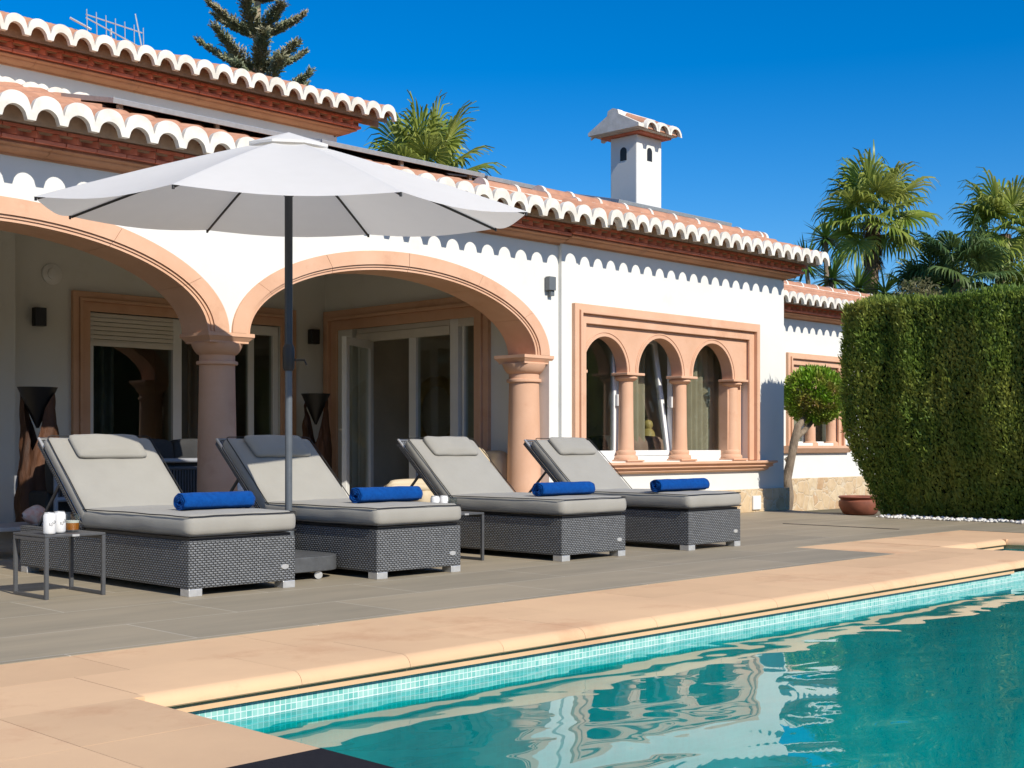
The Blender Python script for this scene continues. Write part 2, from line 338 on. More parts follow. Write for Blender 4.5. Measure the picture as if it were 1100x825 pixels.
def coping():
    mb = MB(); r = .045
    nose = lambda w: [(w, -.05), (w, 0), (r*1.2, 0)] + [(r*1.2 - r*1.2*math.sin(R(a)), -r + r*math.cos(R(a)) ) for a in (15,35,55,75,90)] + [(.004,-.05)]
    def piece(prof, fn, t0, t1):
        dz = rng.uniform(-.0026, -.0020); k = len(mb.v)
        mb.extr([(a, b+dz) for a, b in prof], fn, t0, t1)
    g = .0009
    flat = lambda x0, x1, y0, y1: mb.box(x0+g, x1-g, y0+g, y1-g, -.05, rng.uniform(-.0030, -.0026))
    # straight run along the terrace: nose row then outer row
    xs = [2.19, 2.82] + [3.34+.52*i for i in range(13)]; xs = [x for x in xs if x < 9.5] + [9.92]
    P = nose(.49)
    for a, b in zip(xs, xs[1:]): piece(P, lambda p, q, t: (t, 3.82+p, q), a+g, b-g)
    xs2 = [1.0, 1.9, 2.41] + [3.16+.78*i for i in range(8)] + [8.996]
    xs2 = sorted(x for x in xs2 if x <= 8.996)
    for a, b in zip(xs2, xs2[1:]): flat(a, b, 4.31, 4.756)
    # left return
    flat(1.0, 1.70, 3.82, 4.31); flat(1.70, 2.19, 3.82, 4.31)
    ys = [3.82-.52*i for i in range(21)]
    for a, b in zip(ys[1:], ys): piece(P, lambda p, q, t: (2.19-p, t, q), a+g, b-g); flat(1.0, 1.70, a, b)
    # block by the inset bay
    flat(9.0, 9.46, 4.756, 5.63); flat(8.996, 9.43, 4.31, 4.756)
    for a, b in ((3.82+.49, 4.80),): piece(P, lambda p, q, t: (9.92-p, t, q), a, b-g)
    flat(9.46, 9.9, 4.81, 5.63)
    for a, b in ((9.92, 10.5), (10.5, 11.07)): piece(P, lambda p, q, t: (t, 4.80+p, q), a+g, b-g); flat(a, b, 5.29, 5.63)
    for a, b in zip(ys[1:], ys): piece(P, lambda p, q, t: (11.07+p, t, q), a+g+.98, b-g+.98); flat(11.56, 11.97, a+.98, b+.98)
    flat(11.07, 11.97, 4.80, 5.63)
    return mb
struct(coping().build('pool_coping', COPING, smooth=35))
mb = MB()   # mortar bed under the coping
for a in ((1.0,9.0,3.845,4.75),(1.0,2.165,-7,3.845),(9.0,9.895,4.70,5.62),(9.895,11.095,4.825,5.62),(11.095,11.96,-7,5.6)):
    mb.box(a[0], a[1], a[2], a[3], -.085, -.046)
mb.box(1.02, 8.99, 3.885, 4.74, -.0455, -.0075); mb.box(1.02, 2.12, -6.9, 3.884, -.0455, -.0075); mb.box(9.0, 9.85, 3.9, 5.61, -.0450, -.0078); mb.box(9.86, 11.95, 4.88, 5.60, -.0450, -.0078)
struct(mb.build('coping_bed', COPING))
mb = MB()
per = [(2.14,-7),(2.14,3.87),(9.86,3.87),(9.86,4.85),(11.12,4.85),(11.12,-7)]
m2 = MB()
for k in range(6):
    a, b = per[k], per[(k+1) % 6]
    mb.add([(*a,-.21),(*b,-.21),(*b,-.084),(*a,-.084)], [(0,1,2,3)]); m2.add([(*a,-1.5),(*b,-1.5),(*b,-.21),(*a,-.21)], [(0,1,2,3)])
struct(mb.build('pool_wall', MOSA, uv=True, recalc=False)); struct(m2.build('pool_wall', MOSAF, uv=True, recalc=False))
mb = MB(); mb.add([(2.1,-7.05,-1.5),(11.2,-7.05,-1.5),(11.2,4.9,-1.5),(2.1,4.9,-1.5)], [(0,1,2,3)])
struct(mb.build('pool_floor', MOSAF, uv=True, recalc=False))
mb = MB().plate([[(p[0], p[1]) for p in per]], lambda a, b, t: (a, b, t), -.136, -.135)
me = MB(); me.add([(*p, -.148) for p in per], [tuple(range(6))])
struct(me.build('water', WATER, recalc=False))
for p in bpy.data.objects['water'].data.polygons:
    if p.normal.z < 0: p.flip()
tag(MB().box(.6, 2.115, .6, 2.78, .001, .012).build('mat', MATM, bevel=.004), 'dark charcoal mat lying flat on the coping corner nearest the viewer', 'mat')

# ------------------------------------------------------------------ villa
villa = tag(empty('villa', (0,0,0)), 'white rendered villa with pink stone arches and clay tiled eaves', 'house')
FL, FR = 9.035, 8.99
SP, CZ = 1.738, (2.10, 4.02-0, 7.87)
arches = [(4.02, 1.91), (7.87, 1.91)]
pts = [(-6, 0), (2.06, 0), (2.06, SP)]
for cx, a in arches:
    pts += arc(cx, SP, 1.895, .835, 180, 0, 40)
pts += [(9.79, SP), (9.79, 0), (9.93, 0), (9.93, 3.16), (-6, 3.16)]
MB().plate([pts], fy, FL, FL+.40).build('facade_wall', WHITE, villa)
# right facade with a window opening and its jog at the left end
MB().plate([[(9.93,0),(14.12,0),(14.12,3.14),(9.93,3.14)], [(10.28,.64),(13.34,.64),(13.34,2.14),(10.28,2.14)]], fy, FR, FR+.30).build('facade_wall', WHITE, villa)
mb = MB(); mb.box(14.0, 14.12, FR+.301, 12.9, -.2, 3.14); mb.build('end_wall', WHITE, villa)
# porch
mb = MB()
bo = [(6.66,-.0),(9.22,0),(9.22,2.24),(6.66,2.24)]
mb.plate([[(5.77,0),(6.70,0),(6.70,2.25),(9.18,2.25),(9.18,0),(10.04,0),(10.04,3.1),(5.77,3.1)]], fy, 12.86, 13.1)
mb.box(-6, 5.76, 12.55, 13.1, 0, 3.1)
mb.build('porch_wall', WHITE, villa)
MB().plate([[(FL+.402,0),(10.12,0),(10.12,2.36),(12.32,2.36),(12.32,0),(12.858,0),(12.858,3.1),(FL+.402,3.1)]], fx, 9.84, 10.04).build('porch_wall', WHITE, villa)
mb = MB(); mb.box(-6, 14.1, FL+.41, 11.4, 3.102, 3.2); mb.box(-6, 9.9, 11.4, 13.1, 3.102, 3.2); mb.build('porch_ceiling', WHITE, villa)
# interiors (side room behind the triple window, living room behind the back door)
mb = MB()
mb.box(10.05,13.98,9.29,12.8,.003,.02); mb.box(10.05,13.98,12.8,12.9,0,3.1)
mb.box(4.8,9.9,13.11,17.,.003,.02); mb.box(4.7,4.8,13.11,17,0,3.1); mb.box(9.9,10.0,13.11,17,0,3.1); mb.box(4.8,9.9,17,17.1,0,3.1); mb.box(4.7,10,13.1,17.1,3.1,3.2)
mb.box(9.93,14.1,11.4,12.9,3.102,3.2)
mb.build('interior_wall', INWALL, villa)
# stone archivolts with a groove
for cx, a in arches:
    mb = MB(); nS = 6; nA = 9
    for q in range(nS):
        a0, a1 = 180-180*q/nS-(.07 if q else 0), 180-180*(q+1)/nS+.07*(q < nS-1)
        for (ro, zo, ri, zi, f0, f1) in ((1.91,.85,1.775,.727,-.022,.43), (1.772,.724,1.752,.705,-.006,.42), (1.75,.703,1.725,.68,.006,.40)):
            mb.plate([arc(cx, SP, ro, zo, a0, a1, nA) + arc(cx, SP, ri, zi, a1, a0, nA)], fy, FL+f0, FL+f1)
    mb.build('arch', STONE, villa, smooth=30)
def column(x, y, bot, top, r, ab, parent, name='column'):
    """tuscan column; 'top' is the upper face of the abacus"""
    k = r/.145
    c = MB().lathe([(r*1.12, bot), (r*1.10, bot+.1*k), (r*1.10, bot+(top-bot)*.3), (r*.985, top-.30*k), (r*.985, top-.255*k), (r*1.13, top-.25*k), (r*1.15, top-.237*k), (r*1.13, top-.224*k), (r*.99, top-.219*k), (r*.99, top-.175*k), (r*1.02, top-.17*k),
                       (r*1.10, top-.165*k), (r*1.25, top-.14*k), (r*1.38, top-.105*k), (r*1.42, top-.08*k)], (x,y,0), 32).build(name, STONE, parent, smooth=40)
    m = MB(); h = ab/2
    vs = []
    for (e, z) in ((h*.84, top-.08*k), (h*.84, top-.066*k), (h*.97, top-.034*k), (h, top-.03*k), (h, top-.001)):
        vs += [(x-e,y-e,z),(x+e,y-e,z),(x+e,y+e,z),(x-e,y+e,z)]
    fs = [(i*4+q, i*4+(q+1) % 4, i*4+4+(q+1) % 4, i*4+4+q) for i in range(4) for q in range(4)] + [(3,2,1,0),(16,17,18,19)]
    m.add(vs, fs); m.build('capital', STONE, c)
    return c
column(5.955, FL+.20, 0, SP, .148, .44, villa)
column(2.10, FL+.20, 0, SP, .148, .44, villa)
column(9.625, FL+.20, 0, SP, .158, .44, villa)

# ---- eaves
def wave(pitch, r, x):
    u = ((x/pitch)+.5) % 1 - .5; u *= pitch
    w = r
    if abs(u) < w: return .088*math.sqrt(max(0, 1-(u/w)**2))**.9
    v = (abs(u)-w)/(pitch/2-w); return -.03*math.sin(PI/2*v)
def tile_field(x0, cN, pitch, y0, z0, slope, depth, course=.36, step=.022):
    """sheet of barrel tiles; first cover centred on x0; cN covers"""
    n = 16; xs = np.linspace(-pitch/2, pitch*(cN-.5), cN*n+1); prof = np.array([wave(pitch, pitch*.445, x) for x in xs])
    V = []; F = []; s = 0
    k = 0
    while s < depth-1e-6:
        e = min(s+course, depth)
        jit = nrg.normal(0, .004, cN+1)[np.clip(((xs+pitch/2)/pitch).astype(int), 0, cN)]
        for (t, dz) in ((s-.012, -.03 if k else -.004), (s-.012, step), (e+.01, 0.)):
            y = y0+t; z = z0+slope*t+dz
            o = len(V)
            V += [(x0+x, y+(0 if t > s else j), z+p*(1. if t <= s else .93)) for x, p, j in zip(xs, prof, jit)]
        m = len(xs); b = len(V)-3*m
        for r_ in (0, 1):
            F += [(b+r_*m+i, b+r_*m+i+1, b+(r_+1)*m+i+1, b+(r_+1)*m+i) for i in range(m-1)]
        s = e; k += 1
    return np.array(V), np.array(F)
def white_rim(x0, cN, pitch, y0, z0, th=.036, dep=.05, dy=.03):
    ct = .034*(pitch/.2346)**4; lo0 = -.062*(pitch/.2346)
    n = 16; xs = np.linspace(-pitch/2, pitch*(cN-.5), cN*n+1); mb = MB(); vs = []
    for x in xs:
        pr = wave(pitch, pitch*.445, x); u = ((x/pitch)+.5) % 1 - .5; u *= pitch
        ui = pitch*.445-.019
        lo = lo0 if abs(u) > ui else lo0+.094*math.sqrt(max(0, 1-(u/ui)**2))
        jit = .003*noise.noise((x0+x, y0, 3.1)*1) if False else .006*noise.noise(Vector(((x0+x)*6, y0, z0)))
        lo = min(lo, pr-.010)
        yy = y0-dy+jit
        vs += [(x0+x, yy, z0+pr+ct), (x0+x, yy, z0+lo), (x0+x, yy+dep, z0+lo), (x0+x, yy+dep, z0+pr+ct)]
    m = len(xs); fs = [(i*4+q, i*4+(q+1) % 4, i*4+4+(q+1) % 4, i*4+4+q) for i in range(m-1) for q in range(4)] + [(0,1,2,3), tuple((m-1)*4+q for q in (3,2,1,0))]
    return mb.add(vs, fs)
def eave(parent, xa, xb, yw, zw, c0, cN, pitch, depth, slope=.34, ridge=False, ends=(False, True), scale=1., back=None):
    """cornice + brick courses + tiles over a wall whose face is at yw; zw = underside of the cornice"""
    q = scale
    prof = [(.04,-.02),(0,.0),(-.022*q,.0),(-.022*q,.012*q),(-.03*q,.014*q)] + [(-.03*q-.085*q*math.sin(R(a)), .014*q+.03*q*(1-math.cos(R(a)))) for a in (20,40,60,80)] + [(-.114*q,.044*q),(-.122*q,.046*q)] + [(-.122*q-.04*q*math.sin(R(a)), .060*q-.012*q*math.cos(R(a))) for a in (0,30,60,90,120,150)] + [(-.145*q,.074*q),(-.145*q,.078*q),(.04,.078*q)]
    mb = MB(); L = [xa]
    while L[-1]+1.05 < xb: L.append(L[-1]+1.05)
    L.append(xb+(.19 if ends[1] else 0)); 
    for a, b in zip(L, L[1:]):
        n0 = len(mb.v); mb.extr(prof, lambda p, r, t: (t, yw+p, zw+r), a+.0015, b-.0015)
    if ends[1]:   # mitred return at the right end: pull the last profile back with the projection
        npf = len(prof)
        for i in range(len(mb.v)-npf, len(mb.v)):
            x, y, z = mb.v[i]; mb.v[i] = (xb + max(0, yw-y), y, z)
        mb.extr(prof, lambda p, r, t: (xb-p, t, zw+r), yw-.0, yw+depth*.8)
        for i in range(len(mb.v)-2*npf, len(mb.v)-npf):
            x, y, z = mb.v[i]; mb.v[i] = (x, yw-(x-xb) if x > xb else yw, z)
    mb.build('cornice', CORN, parent, smooth=35)
    # bricks: flat course, diagonal course, flat course
    mb = MB(); xe = xb+.20 if ends[1] else xb
    z1 = zw+.080*q
    x = xa
    while x < xe: mb.box(x+.003, min(x+.24, xe)-.003, yw-.19*q, yw+.1, z1, z1+.028*q); x += .24
    x = xa; dd = .155*q
    while x < xe-.1:
        Mx = Matrix.Translation((x+dd/2, yw-.125*q, z1+.0555*q)) @ Matrix.Rotation(R(45), 4, 'Z'); e = .062*q
        mb.box(-e, e, -e, e, -.024*q, .024*q, Mx); x += dd
    mb.box(xa, xe, yw-.14*q, yw+.1, z1+.030*q, z1+.081*q)
    x = xa; 
    while x < xe: mb.box(x+.003, min(x+.24, xe)-.003, yw-.205*q, yw+.1, z1+.083*q, z1+.108*q); x += .24
    mb.build('brick_course', BRICK, parent, bevel=.004)
    y0, z0 = yw-.465, zw+.216*q
    V, F = tile_field(c0, cN, pitch, y0, z0, slope, depth+.465)
    if ridge:
        r = MB(); zr = z0+slope*(depth+.465); yr = y0+depth+.465
    rf = np_mesh('roof', V, F, TILE, parent)
    white_rim(c0, cN, pitch, y0, z0).build('tile_edge', WHITE2, rf, smooth=50)
    mi = MB(); nn = 16; xs = np.linspace(-pitch/2, pitch*(cN-.5), cN*nn+1); yi = y0+.13
    top = [(c0+x, yi, z0+slope*.13+wave(pitch, pitch*.445, x)+.004) for x in xs]; bot = [(c0+x, yi+.0, z0-.052) for x in xs]; m_ = len(xs)
    mi.add(top+bot, [(q, q+1, m_+q+1, m_+q) for q in range(m_-1)])
    mi.box(c0-pitch/2, c0+pitch*(cN-.5), y0+.28, y0+.30, z0-.07, z0+.13)
    mi.build('tile_infill', INFILL, rf)
    if ridge:
        rl = MB(); wm = MB(); x = c0-pitch/2; xe2 = c0+pitch*(cN-.5); k = 0
        while x < xe2-.05:
            b = min(x+.46, xe2); ar = [(yr+.1*math.cos(R(a)), zr+.05+.088*math.sin(R(a))) for a in range(0,181,20)]
            ar2 = [(yr+.108*math.cos(R(a)), zr+.05+.102*math.sin(R(a))) for a in range(0,181,20)]
            rl.extr(ar, lambda p, r_, t: (t, p, r_), x+.02, b); wm.extr(ar2, lambda p, r_, t: (t, p, r_), x-.012, x+.028); x = b
        wm.extr(ar2, lambda p, r_, t: (t, p, r_), xe2-.03, xe2+.02)
        wm.box(c0-pitch/2, xe2, yr-.11, yr+.11, zr-.0, zr+.06)
        rl.build('ridge_tile', TILE, rf, smooth=40); wm.build('ridge_mortar', WHITE2, rf, smooth=40)
    return rf
LZ, RZ, UZ = 2.890, 2.905, 4.262
eave(villa, -3, 9.93, FL, LZ, 3.918-.2346*28, 56, .2346, 2.40, slope=.315, ends=(False, False))
eave(villa, 9.93, 14.12, FR, RZ, 14.29-.2133*19, 20, .2133, .52, ridge=True)
# ridge over the right end of the left roof, and the flat deck behind
rl = MB(); wm = MB(); x = 9.05
while x < 10.4:
    b = min(x+.46, 10.46); yr, zr = 9.30, LZ+.216+.315*.73+.06
    rl.extr([(yr+.1*math.cos(R(a)), zr+.09*math.sin(R(a))) for a in range(0,181,20)], lambda p, r_, t: (t, p, r_), x+.03, b)
    wm.extr([(yr+.11*math.cos(R(a)), zr+.105*math.sin(R(a))) for a in range(0,181,20)], lambda p, r_, t: (t, p, r_), x-.015, x+.03); x = b
wm.extr([(yr+.11*math.cos(R(a)), zr+.105*math.sin(R(a))) for a in range(0,181,20)], lambda p, r_, t: (t, p, r_), 10.44, 10.49)
wm.box(9.04, 10.48, 9.19, 9.41, zr-.05, zr+.01)
rl.build('ridge_tile', TILE, villa, smooth=40); wm.build('ridge_mortar', WHITE2, villa, smooth=40)
# white verge tile closing the left roof at its right end
ve = MB(); ve.extr([(10.46+.085*math.cos(R(a)), 3.12+.10*math.sin(R(a))) for a in range(-10,191,20)], lambda p, r_, t: (p, t, r_+.34*(t-8.66)), 8.60, 9.6)
ve.build('verge_tile', WHITE2, villa, smooth=40)
MB().box(10.4, 14.1, 9.3, 12.9, 3.22, 3.38).build('flat_roof', INFILL, villa)
MB().box(8.95, 10.4, 9.9, 12.9, 3.22, 3.40).build('flat_roof', INFILL, villa)
# raised block with its own eave
MB().box(-3, 8.95, 11.48, 14.5, 3.25, 4.44).build('upper_wall', WHITE, villa)
eave(villa, -3, 8.95, 11.48, UZ, 5.049-.2122*38, 59, .2122, 1.6, ends=(False, True))
fm = MB()
for i in range(56):
    x = 3.918-.2346*28+i*.2346
    if x < 8.9: fm.extr([(x+.115*math.cos(R(a)), 3.985+.11*math.sin(R(a))) for a in range(0,181,20)], lambda p, r_, t: (p, t, r_), 11.25, 11.479)
fm.box(-3, 8.95, 11.24, 11.478, 3.93, 4.035); fm.build('roof_flashing', WHITE2, villa, smooth=40)

# ---- doors and windows of the villa
def ring(x0, x1, z0, z1, w, fn, t0, t1, mb=None, bottom=True):
    mb = mb or MB()
    if bottom: mb.plate([[(x0,z0),(x1,z0),(x1,z1),(x0,z1)], [(x0+w,z0+w),(x1-w,z0+w),(x1-w,z1-w),(x0+w,z1-w)]], fn, t0, t1)
    else: mb.plate([[(x0,z0),(x0+w,z0),(x0+w,z1-w),(x1-w,z1-w),(x1-w,z0),(x1,z0),(x1,z1),(x0,z1)]], fn, t0, t1)
    return mb
def surround(fn, x0, x1, z0, z1, w, face, d, wall_in, parent, name='surround', bottom=False):
    """stepped stone frame; face = wall plane, d = sign of outward thickness"""
    mb = MB(); a = w*.42
    ring(x0, x1, z0, z1, a*.8, fn, face+d*.05, face-d*.02, mb, bottom)
    e = a*.802; ring(x0+e, x1-e, z0+(e if bottom else 0), z1-e, a*.4, fn, face+d*.075, face-d*.02, mb, bottom)
    e += a*.402; ring(x0+e, x1-e, z0+(e if bottom else 0), z1-e, w-e, fn, face+d*.03, face-d*wall_in, mb, bottom)
    return mb.build(name, STONE if name == 'surround' else STONE, parent, smooth=30, bevel=.006)
# sliding door in the porch's back wall (shutter half down)
bd = surround(fy, 6.506, 9.374, 0, 2.45, .205, 12.86, -1, .0, villa, 'sliding_door')
mb = MB(); ring(6.712, 9.17, .02, 2.24, .07, fy, 12.90, 12.98, mb); mb.box(7.735, 7.845, 12.885, 12.99, .05, 2.23); mb.box(8.76, 8.84, 12.92, 12.98, .05, 2.2); mb.box(7.85,9.16,12.889,12.97,2.13,2.235); mb.build('door_frame', PVC, bd, bevel=.004)
mb = MB(); z = 2.24
while z > 1.93: mb.box(6.72, 7.735, 12.882-.004*math.sin(z*9), 12.90, z-.045, z-.003); z -= .047
mb.box(6.72, 7.735, 12.876, 12.905, 1.885, 1.935); mb.build('roller_shutter', SHUT, bd, bevel=.006)
mb = MB(); mb.box(6.75, 7.74, 12.93, 12.936, .05, 2.2); mb.box(7.84, 9.12, 12.94, 12.946, .05, 2.2); mb.build('pane', GLASS, bd)
# sliding door in the porch's side wall
sd = surround(fx, 9.937, 12.83, 0, 2.46, .24, 9.84, -1, .0, villa, 'sliding_door')
mb = MB(); F9 = 9.90
ring(10.17, 12.29, .02, 2.30, .05, fx, F9, F9+.07, mb)
mb.box(F9-.02, F9+.08, 10.50, 10.63, .05, 2.29); mb.box(F9-.006, F9+.07, 11.225, 11.345, .05, 2.07); mb.box(F9-.008, F9+.06, 12.06, 12.22, .05, 2.07)
mb.box(F9+.0, F9+.06, 10.42, 10.455, .05, 2.14)
mb.build('door_frame', PVC, sd, bevel=.004)
mb = MB(); mb.box(F9-.03, F9+.03, 10.635, 12.285, 2.06, 2.16); mb.box(F9-.022, F9+.03, 10.635, 12.285, 2.163, 2.225); mb.box(F9-.014, F9+.03, 10.635, 12.285, 2.228, 2.295); mb.box(F9-.02, F9+.03, 10.18, 10.497, 2.14, 2.29); mb.build('roller_shutter', SHUT, sd, bevel=.004)
mb = MB(); mb.box(F9+.03, F9+.036, 10.63, 11.23, .06, 2.06); mb.box(F9+.03, F9+.036, 10.2, 10.42, .06, 2.14); mb.build('pane', GLASS, sd)
leaf = MB(); Mx = Matrix.Translation((F9+.02, 12.06, 0)) @ Matrix.Rotation(R(-62), 4, 'Z')   # leaf opened inwards
def lf(a, b, t): p = Mx @ Vector((t, -a, b)); return (p.x, p.y, p.z)
ring(0, .80, .05, 2.06, .09, lf, -.03, .03, leaf); dl = leaf.build('door_leaf', PVC, sd, bevel=.004)
MB().plate([[(.09,.14),(.71,.14),(.71,1.97),(.09,1.97)]], lf, -.004, .004).build('pane', GLASS, dl)
hh = MB(); hh.tube([lf(.75,1.0,-.03), lf(.75,1.0,-.075), lf(.63,1.0,-.08)], .011); hh.build('handle', ALU, dl)
# triple arched window
tw = surround(fy, 10.09, 13.515, .635, 2.302, .20, FR, -1, .0, villa, 'arched_window')
mb = MB(); cs = [(10.655, .365), (11.615, .40), (12.62, .40)]
loop = [(10.275, 2.14), (10.275, 1.615)]
for cx, r in cs: loop += [(cx-r, 1.615)] + arc(cx, 1.615, r, r*1.015, 180, 0, 24)
loop += [(13.345, 1.615), (13.345, 2.14)]
loop = [p for i, p in enumerate(loop) if i == 0 or (abs(p[0]-loop[i-1][0])+abs(p[1]-loop[i-1][1])) > 1e-5]
mb.plate([loop], fy, FR+.02, FR+.17)
for cx, r in cs:   # rolled arris moulding
    mb.plate([arc(cx, 1.615, r+.055, (r+.055)*1.015, 180, 0, 24) + arc(cx, 1.615, r+.042, (r+.042)*1.015, 0, 180, 24)], fy, FR+.012, FR+.03)
    mb.plate([arc(cx, 1.615, r+.03, (r+.03)*1.015, 180, 0, 24) + arc(cx, 1.615, r+.002, (r+.002)*1.015, 0, 180, 24)], fy, FR+.014, FR+.165)
mb.build('arch_panel', STONE, tw, smooth=30)
MB().box(10.298, 10.34, FR+.0, FR+.24, 1.585, 1.615).build('impost', STONE, tw); MB().box(13.035, 13.32, FR+.1, FR+.24, .69, 1.612).build('jamb', STONE, tw)
for cx in (11.12, 12.10, 13.135):
    c = MB().lathe([(.13,.655),(.135,.68),(.125,.70),(.105,.712),(.112,.74),(.105,.755),(.088,.765),(.082,1.0),(.078,1.5),(.08,1.525),(.10,1.53),(.128,1.555),(.125,1.575),(.09,1.583)], (cx, FR+.115, 0), 28).build('window_column', STONE, tw, smooth=40)
    MB().box(cx-.155, cx+.155, FR-.03, FR+.20, 1.584, 1.613).build('capital', STONE, tw, bevel=.006); MB().box(cx-.15, cx+.15, FR-.03, FR+.2, .637, .658).build('column_base', STONE, tw, bevel=.006)
mb = MB().extr([(.28,.62),(-.14,.632),(-.15,.625),(-.15,.605),(-.115,.595),(-.105,.575),(-.115,.565),(-.075,.55),(-.065,.535),(-.07,.525),(-.03,.505),(.0,.503),(.28,.503)], lambda p, q, t: (t, FR+p, q), 9.98, 13.62)
k = len(mb.v)//2
for i in range(k, 2*k):
    x, y, z = mb.v[i]; mb.v[i] = (13.60+max(0, FR-y), y, z)
mb.build('sill', STONE, tw, smooth=25)
for i, (a, b) in enumerate(((10.30,11.13), (11.135,12.105), (12.11,13.32))):
    m2 = MB(); ring(a, b, .64, 2.13, .055, fy, FR+.19, FR+.26, m2); m2.build('window_frame', PVC, tw, bevel=.004)
    T = Matrix.Translation((0, FR+.225, .70)) @ Matrix.Rotation(R(-9 if i == 1 else 0), 4, 'X') @ Matrix.Translation((0, -FR-.225, -.70))
    def ft(p, q, t, T=T): v = T @ Vector((p, t, q)); return (v.x, v.y, v.z)
    m2 = MB(); ring(a+.057, b-.057, .697, 2.075, .06, ft, FR+.20, FR+.25, m2); s_ = m2.build('sash', PVC, tw, bevel=.004)
    MB().plate([[(a+.117,.757),(b-.117,.757),(b-.117,2.015),(a+.117,2.015)]], ft, FR+.222, FR+.228).build('pane', GLASS, tw)
    MB().box(b-.10, b-.075, FR+.16, FR+.195, 1.25, 1.38).build('window_handle', PVC, tw, bevel=.004)
# plinth of crazy stone
mb = MB(); mb.box(9.94, 14.18, FR-.05, FR-.002, -.001, .281); mb.box(14.122, 14.18, FR-.001, 12.8, -.25, .281); mb.build('stone_plinth', PLINTH, villa, bevel=.006)
# outlet box
MB().box(13.33, 13.50, FR-.075, FR-.052, .03, .20).build('utility_cover', PVC, villa, bevel=.006)
# chimney
ch = MB(); cx0, cx1, cy0, cy1 = 12.79, 13.30, 10.3, 10.73
ch.box(cx0, cx1, cy0, cy1, 3.3, 4.752); chm = ch.build('chimney', WHITE, villa, bevel=.012)
def slot(cx, cz, w, h): return [(cx-w, cz-h), (cx+w, cz-h)] + arc(cx, cz+h-w, w, w, 0, 180, 8)
MB().plate([slot(13.05, 4.53, .05, .085)], fy, cy0-.004, cy0+.02).build('vent_opening', BLACK, chm); MB().plate([slot(10.515, 4.53, .052, .085)], fx, cx0-.004, cx0+.02).build('vent_opening', BLACK, chm)
mb = MB(); mb.box(12.73, 13.38, 10.20, 10.84, 4.753, 4.776); mb.build('brick_slab', BRICK, chm, bevel=.004)
mb = MB(); mb.extr([(10.10,4.785),(10.93,4.785),(10.93,4.825),(10.61,4.99),(10.60,5.05),(10.52,5.075),(10.44,5.05),(10.42,4.99),(10.10,4.825)], fx, 12.58, 12.68)
mb.box(12.68, 13.40, 10.13, 10.90, 4.777, 4.80)
mb.extr([(10.515+.095*math.cos(R(a)), 4.965+.105*math.sin(R(a))) for a in range(0,181,20)], fx, 12.66, 13.38)
chc = mb.build('chimney_cap', WHITE2, chm, smooth=30)
for sgn in (-1, 1):
    t = MB(); w = MB()
    for i in range(3):
        x = 12.80+i*.245
        def tl(r, s0, s1, mb_):
            n = 9; vs = []
            for s in (s0, s1):
                for k in range(n):
                    a = PI*k/(n-1); vs.append((x+r*math.cos(a), 10.515+sgn*s, 4.955-.42*s+r*math.sin(a)))
                for k in range(n):
                    a = PI*k/(n-1); vs.append((x+(r-.03)*math.cos(a), 10.515+sgn*s, 4.955-.42*s+(r-.03)*math.sin(a)))
            fs = []
            for k in range(n-1):
                fs += [(k,k+1,2*n+k+1,2*n+k), (n+k+1,n+k,3*n+k,3*n+k+1), (k+1,k,n+k,n+k+1), (2*n+k,2*n+k+1,3*n+k+1,3*n+k)]
            fs += [(0,n,3*n,2*n), (n-1,2*n-1,4*n-1,3*n-1)]
            mb_.add(vs, fs)
        tl(.115, .05, .40, t); tl(.122, .40, .46, w)
    w.box(12.69, 13.40, min(10.515+sgn*.36, 10.515+sgn*.39), max(10.515+sgn*.36, 10.515+sgn*.39), 4.78, 4.85)
    mb_ = MB(); mb_.extr([(10.515, 4.965), (10.515+sgn*.41, 4.803), (10.515+sgn*.41, 4.785), (10.515, 4.80)], fx, 12.69, 13.40); 
    t.add(mb_.v, mb_.f)
    t.build('cap_tile', TILE, chc, smooth=40); w.build('cap_edge', WHITE2, chc, smooth=40)

# ---- things fixed on the villa
def wall_lamp(label, x, y, z, w, h, d, m, low=True):
    o = tag(empty('wall_lamp', (x, y, z)), label, 'lamp', 'wall lamps on the villa')
    MB().box(-w/2, w/2, -d, -.012, -h/2, h/2).build('lamp_body', m, o, bevel=.004)
    MB().box(-w*.4, w*.4, -.012, 0, -h*.4, h*.4).build('back_plate', m, o)
    if low: MB().box(-w*.05, w*.5, -d*.7, -.02, -h/2-.055, -h/2).build('lamp_foot', m, o, bevel=.003)
wall_lamp('black wall lamp under the white disc, left of the left sliding door', 6.13, 12.86, 2.14, .12, .19, .1, BLACK, False)
wall_lamp('black wall lamp in the porch corner between the two sliding doors', 9.63, 12.86, 2.145, .12, .18, .1, BLACK, False)
wall_lamp('grey stepped wall lamp on the sunlit wall right of the big arch', 9.765, FL, 2.475, .10, .14, .075, M('grey_lamp_paint', (.14,.155,.165), rough=.45), True)
o = tag(empty('wall_vent', (6.29, 12.86, 2.6)), 'round white vent disc on the porch wall above the black lamp', 'vent')
MX = Matrix.Rotation(R(90), 4, 'X')
MB().lathe([(.11,0),(.11,.02),(.095,.03)], n=28, M=MX).build('cover_plate', PVC, o, smooth=40); MB().lathe([(.06,.031),(.06,.045),(.045,.05)], n=24, M=MX).build('vent_cap', PVC, o, smooth=40)
pan = None
spn = [(5.33,7.45),(7.47,9.62),(9.66,11.70),(11.84,14.16)]
plab = ['solar panel at the left end of the row, in front of the upper eave', 'solar panel above the umbrella, second from the left in the roof row', 'solar panel just left of the white chimney', 'solar panel at the right end of the row, in front of the chimney foot']
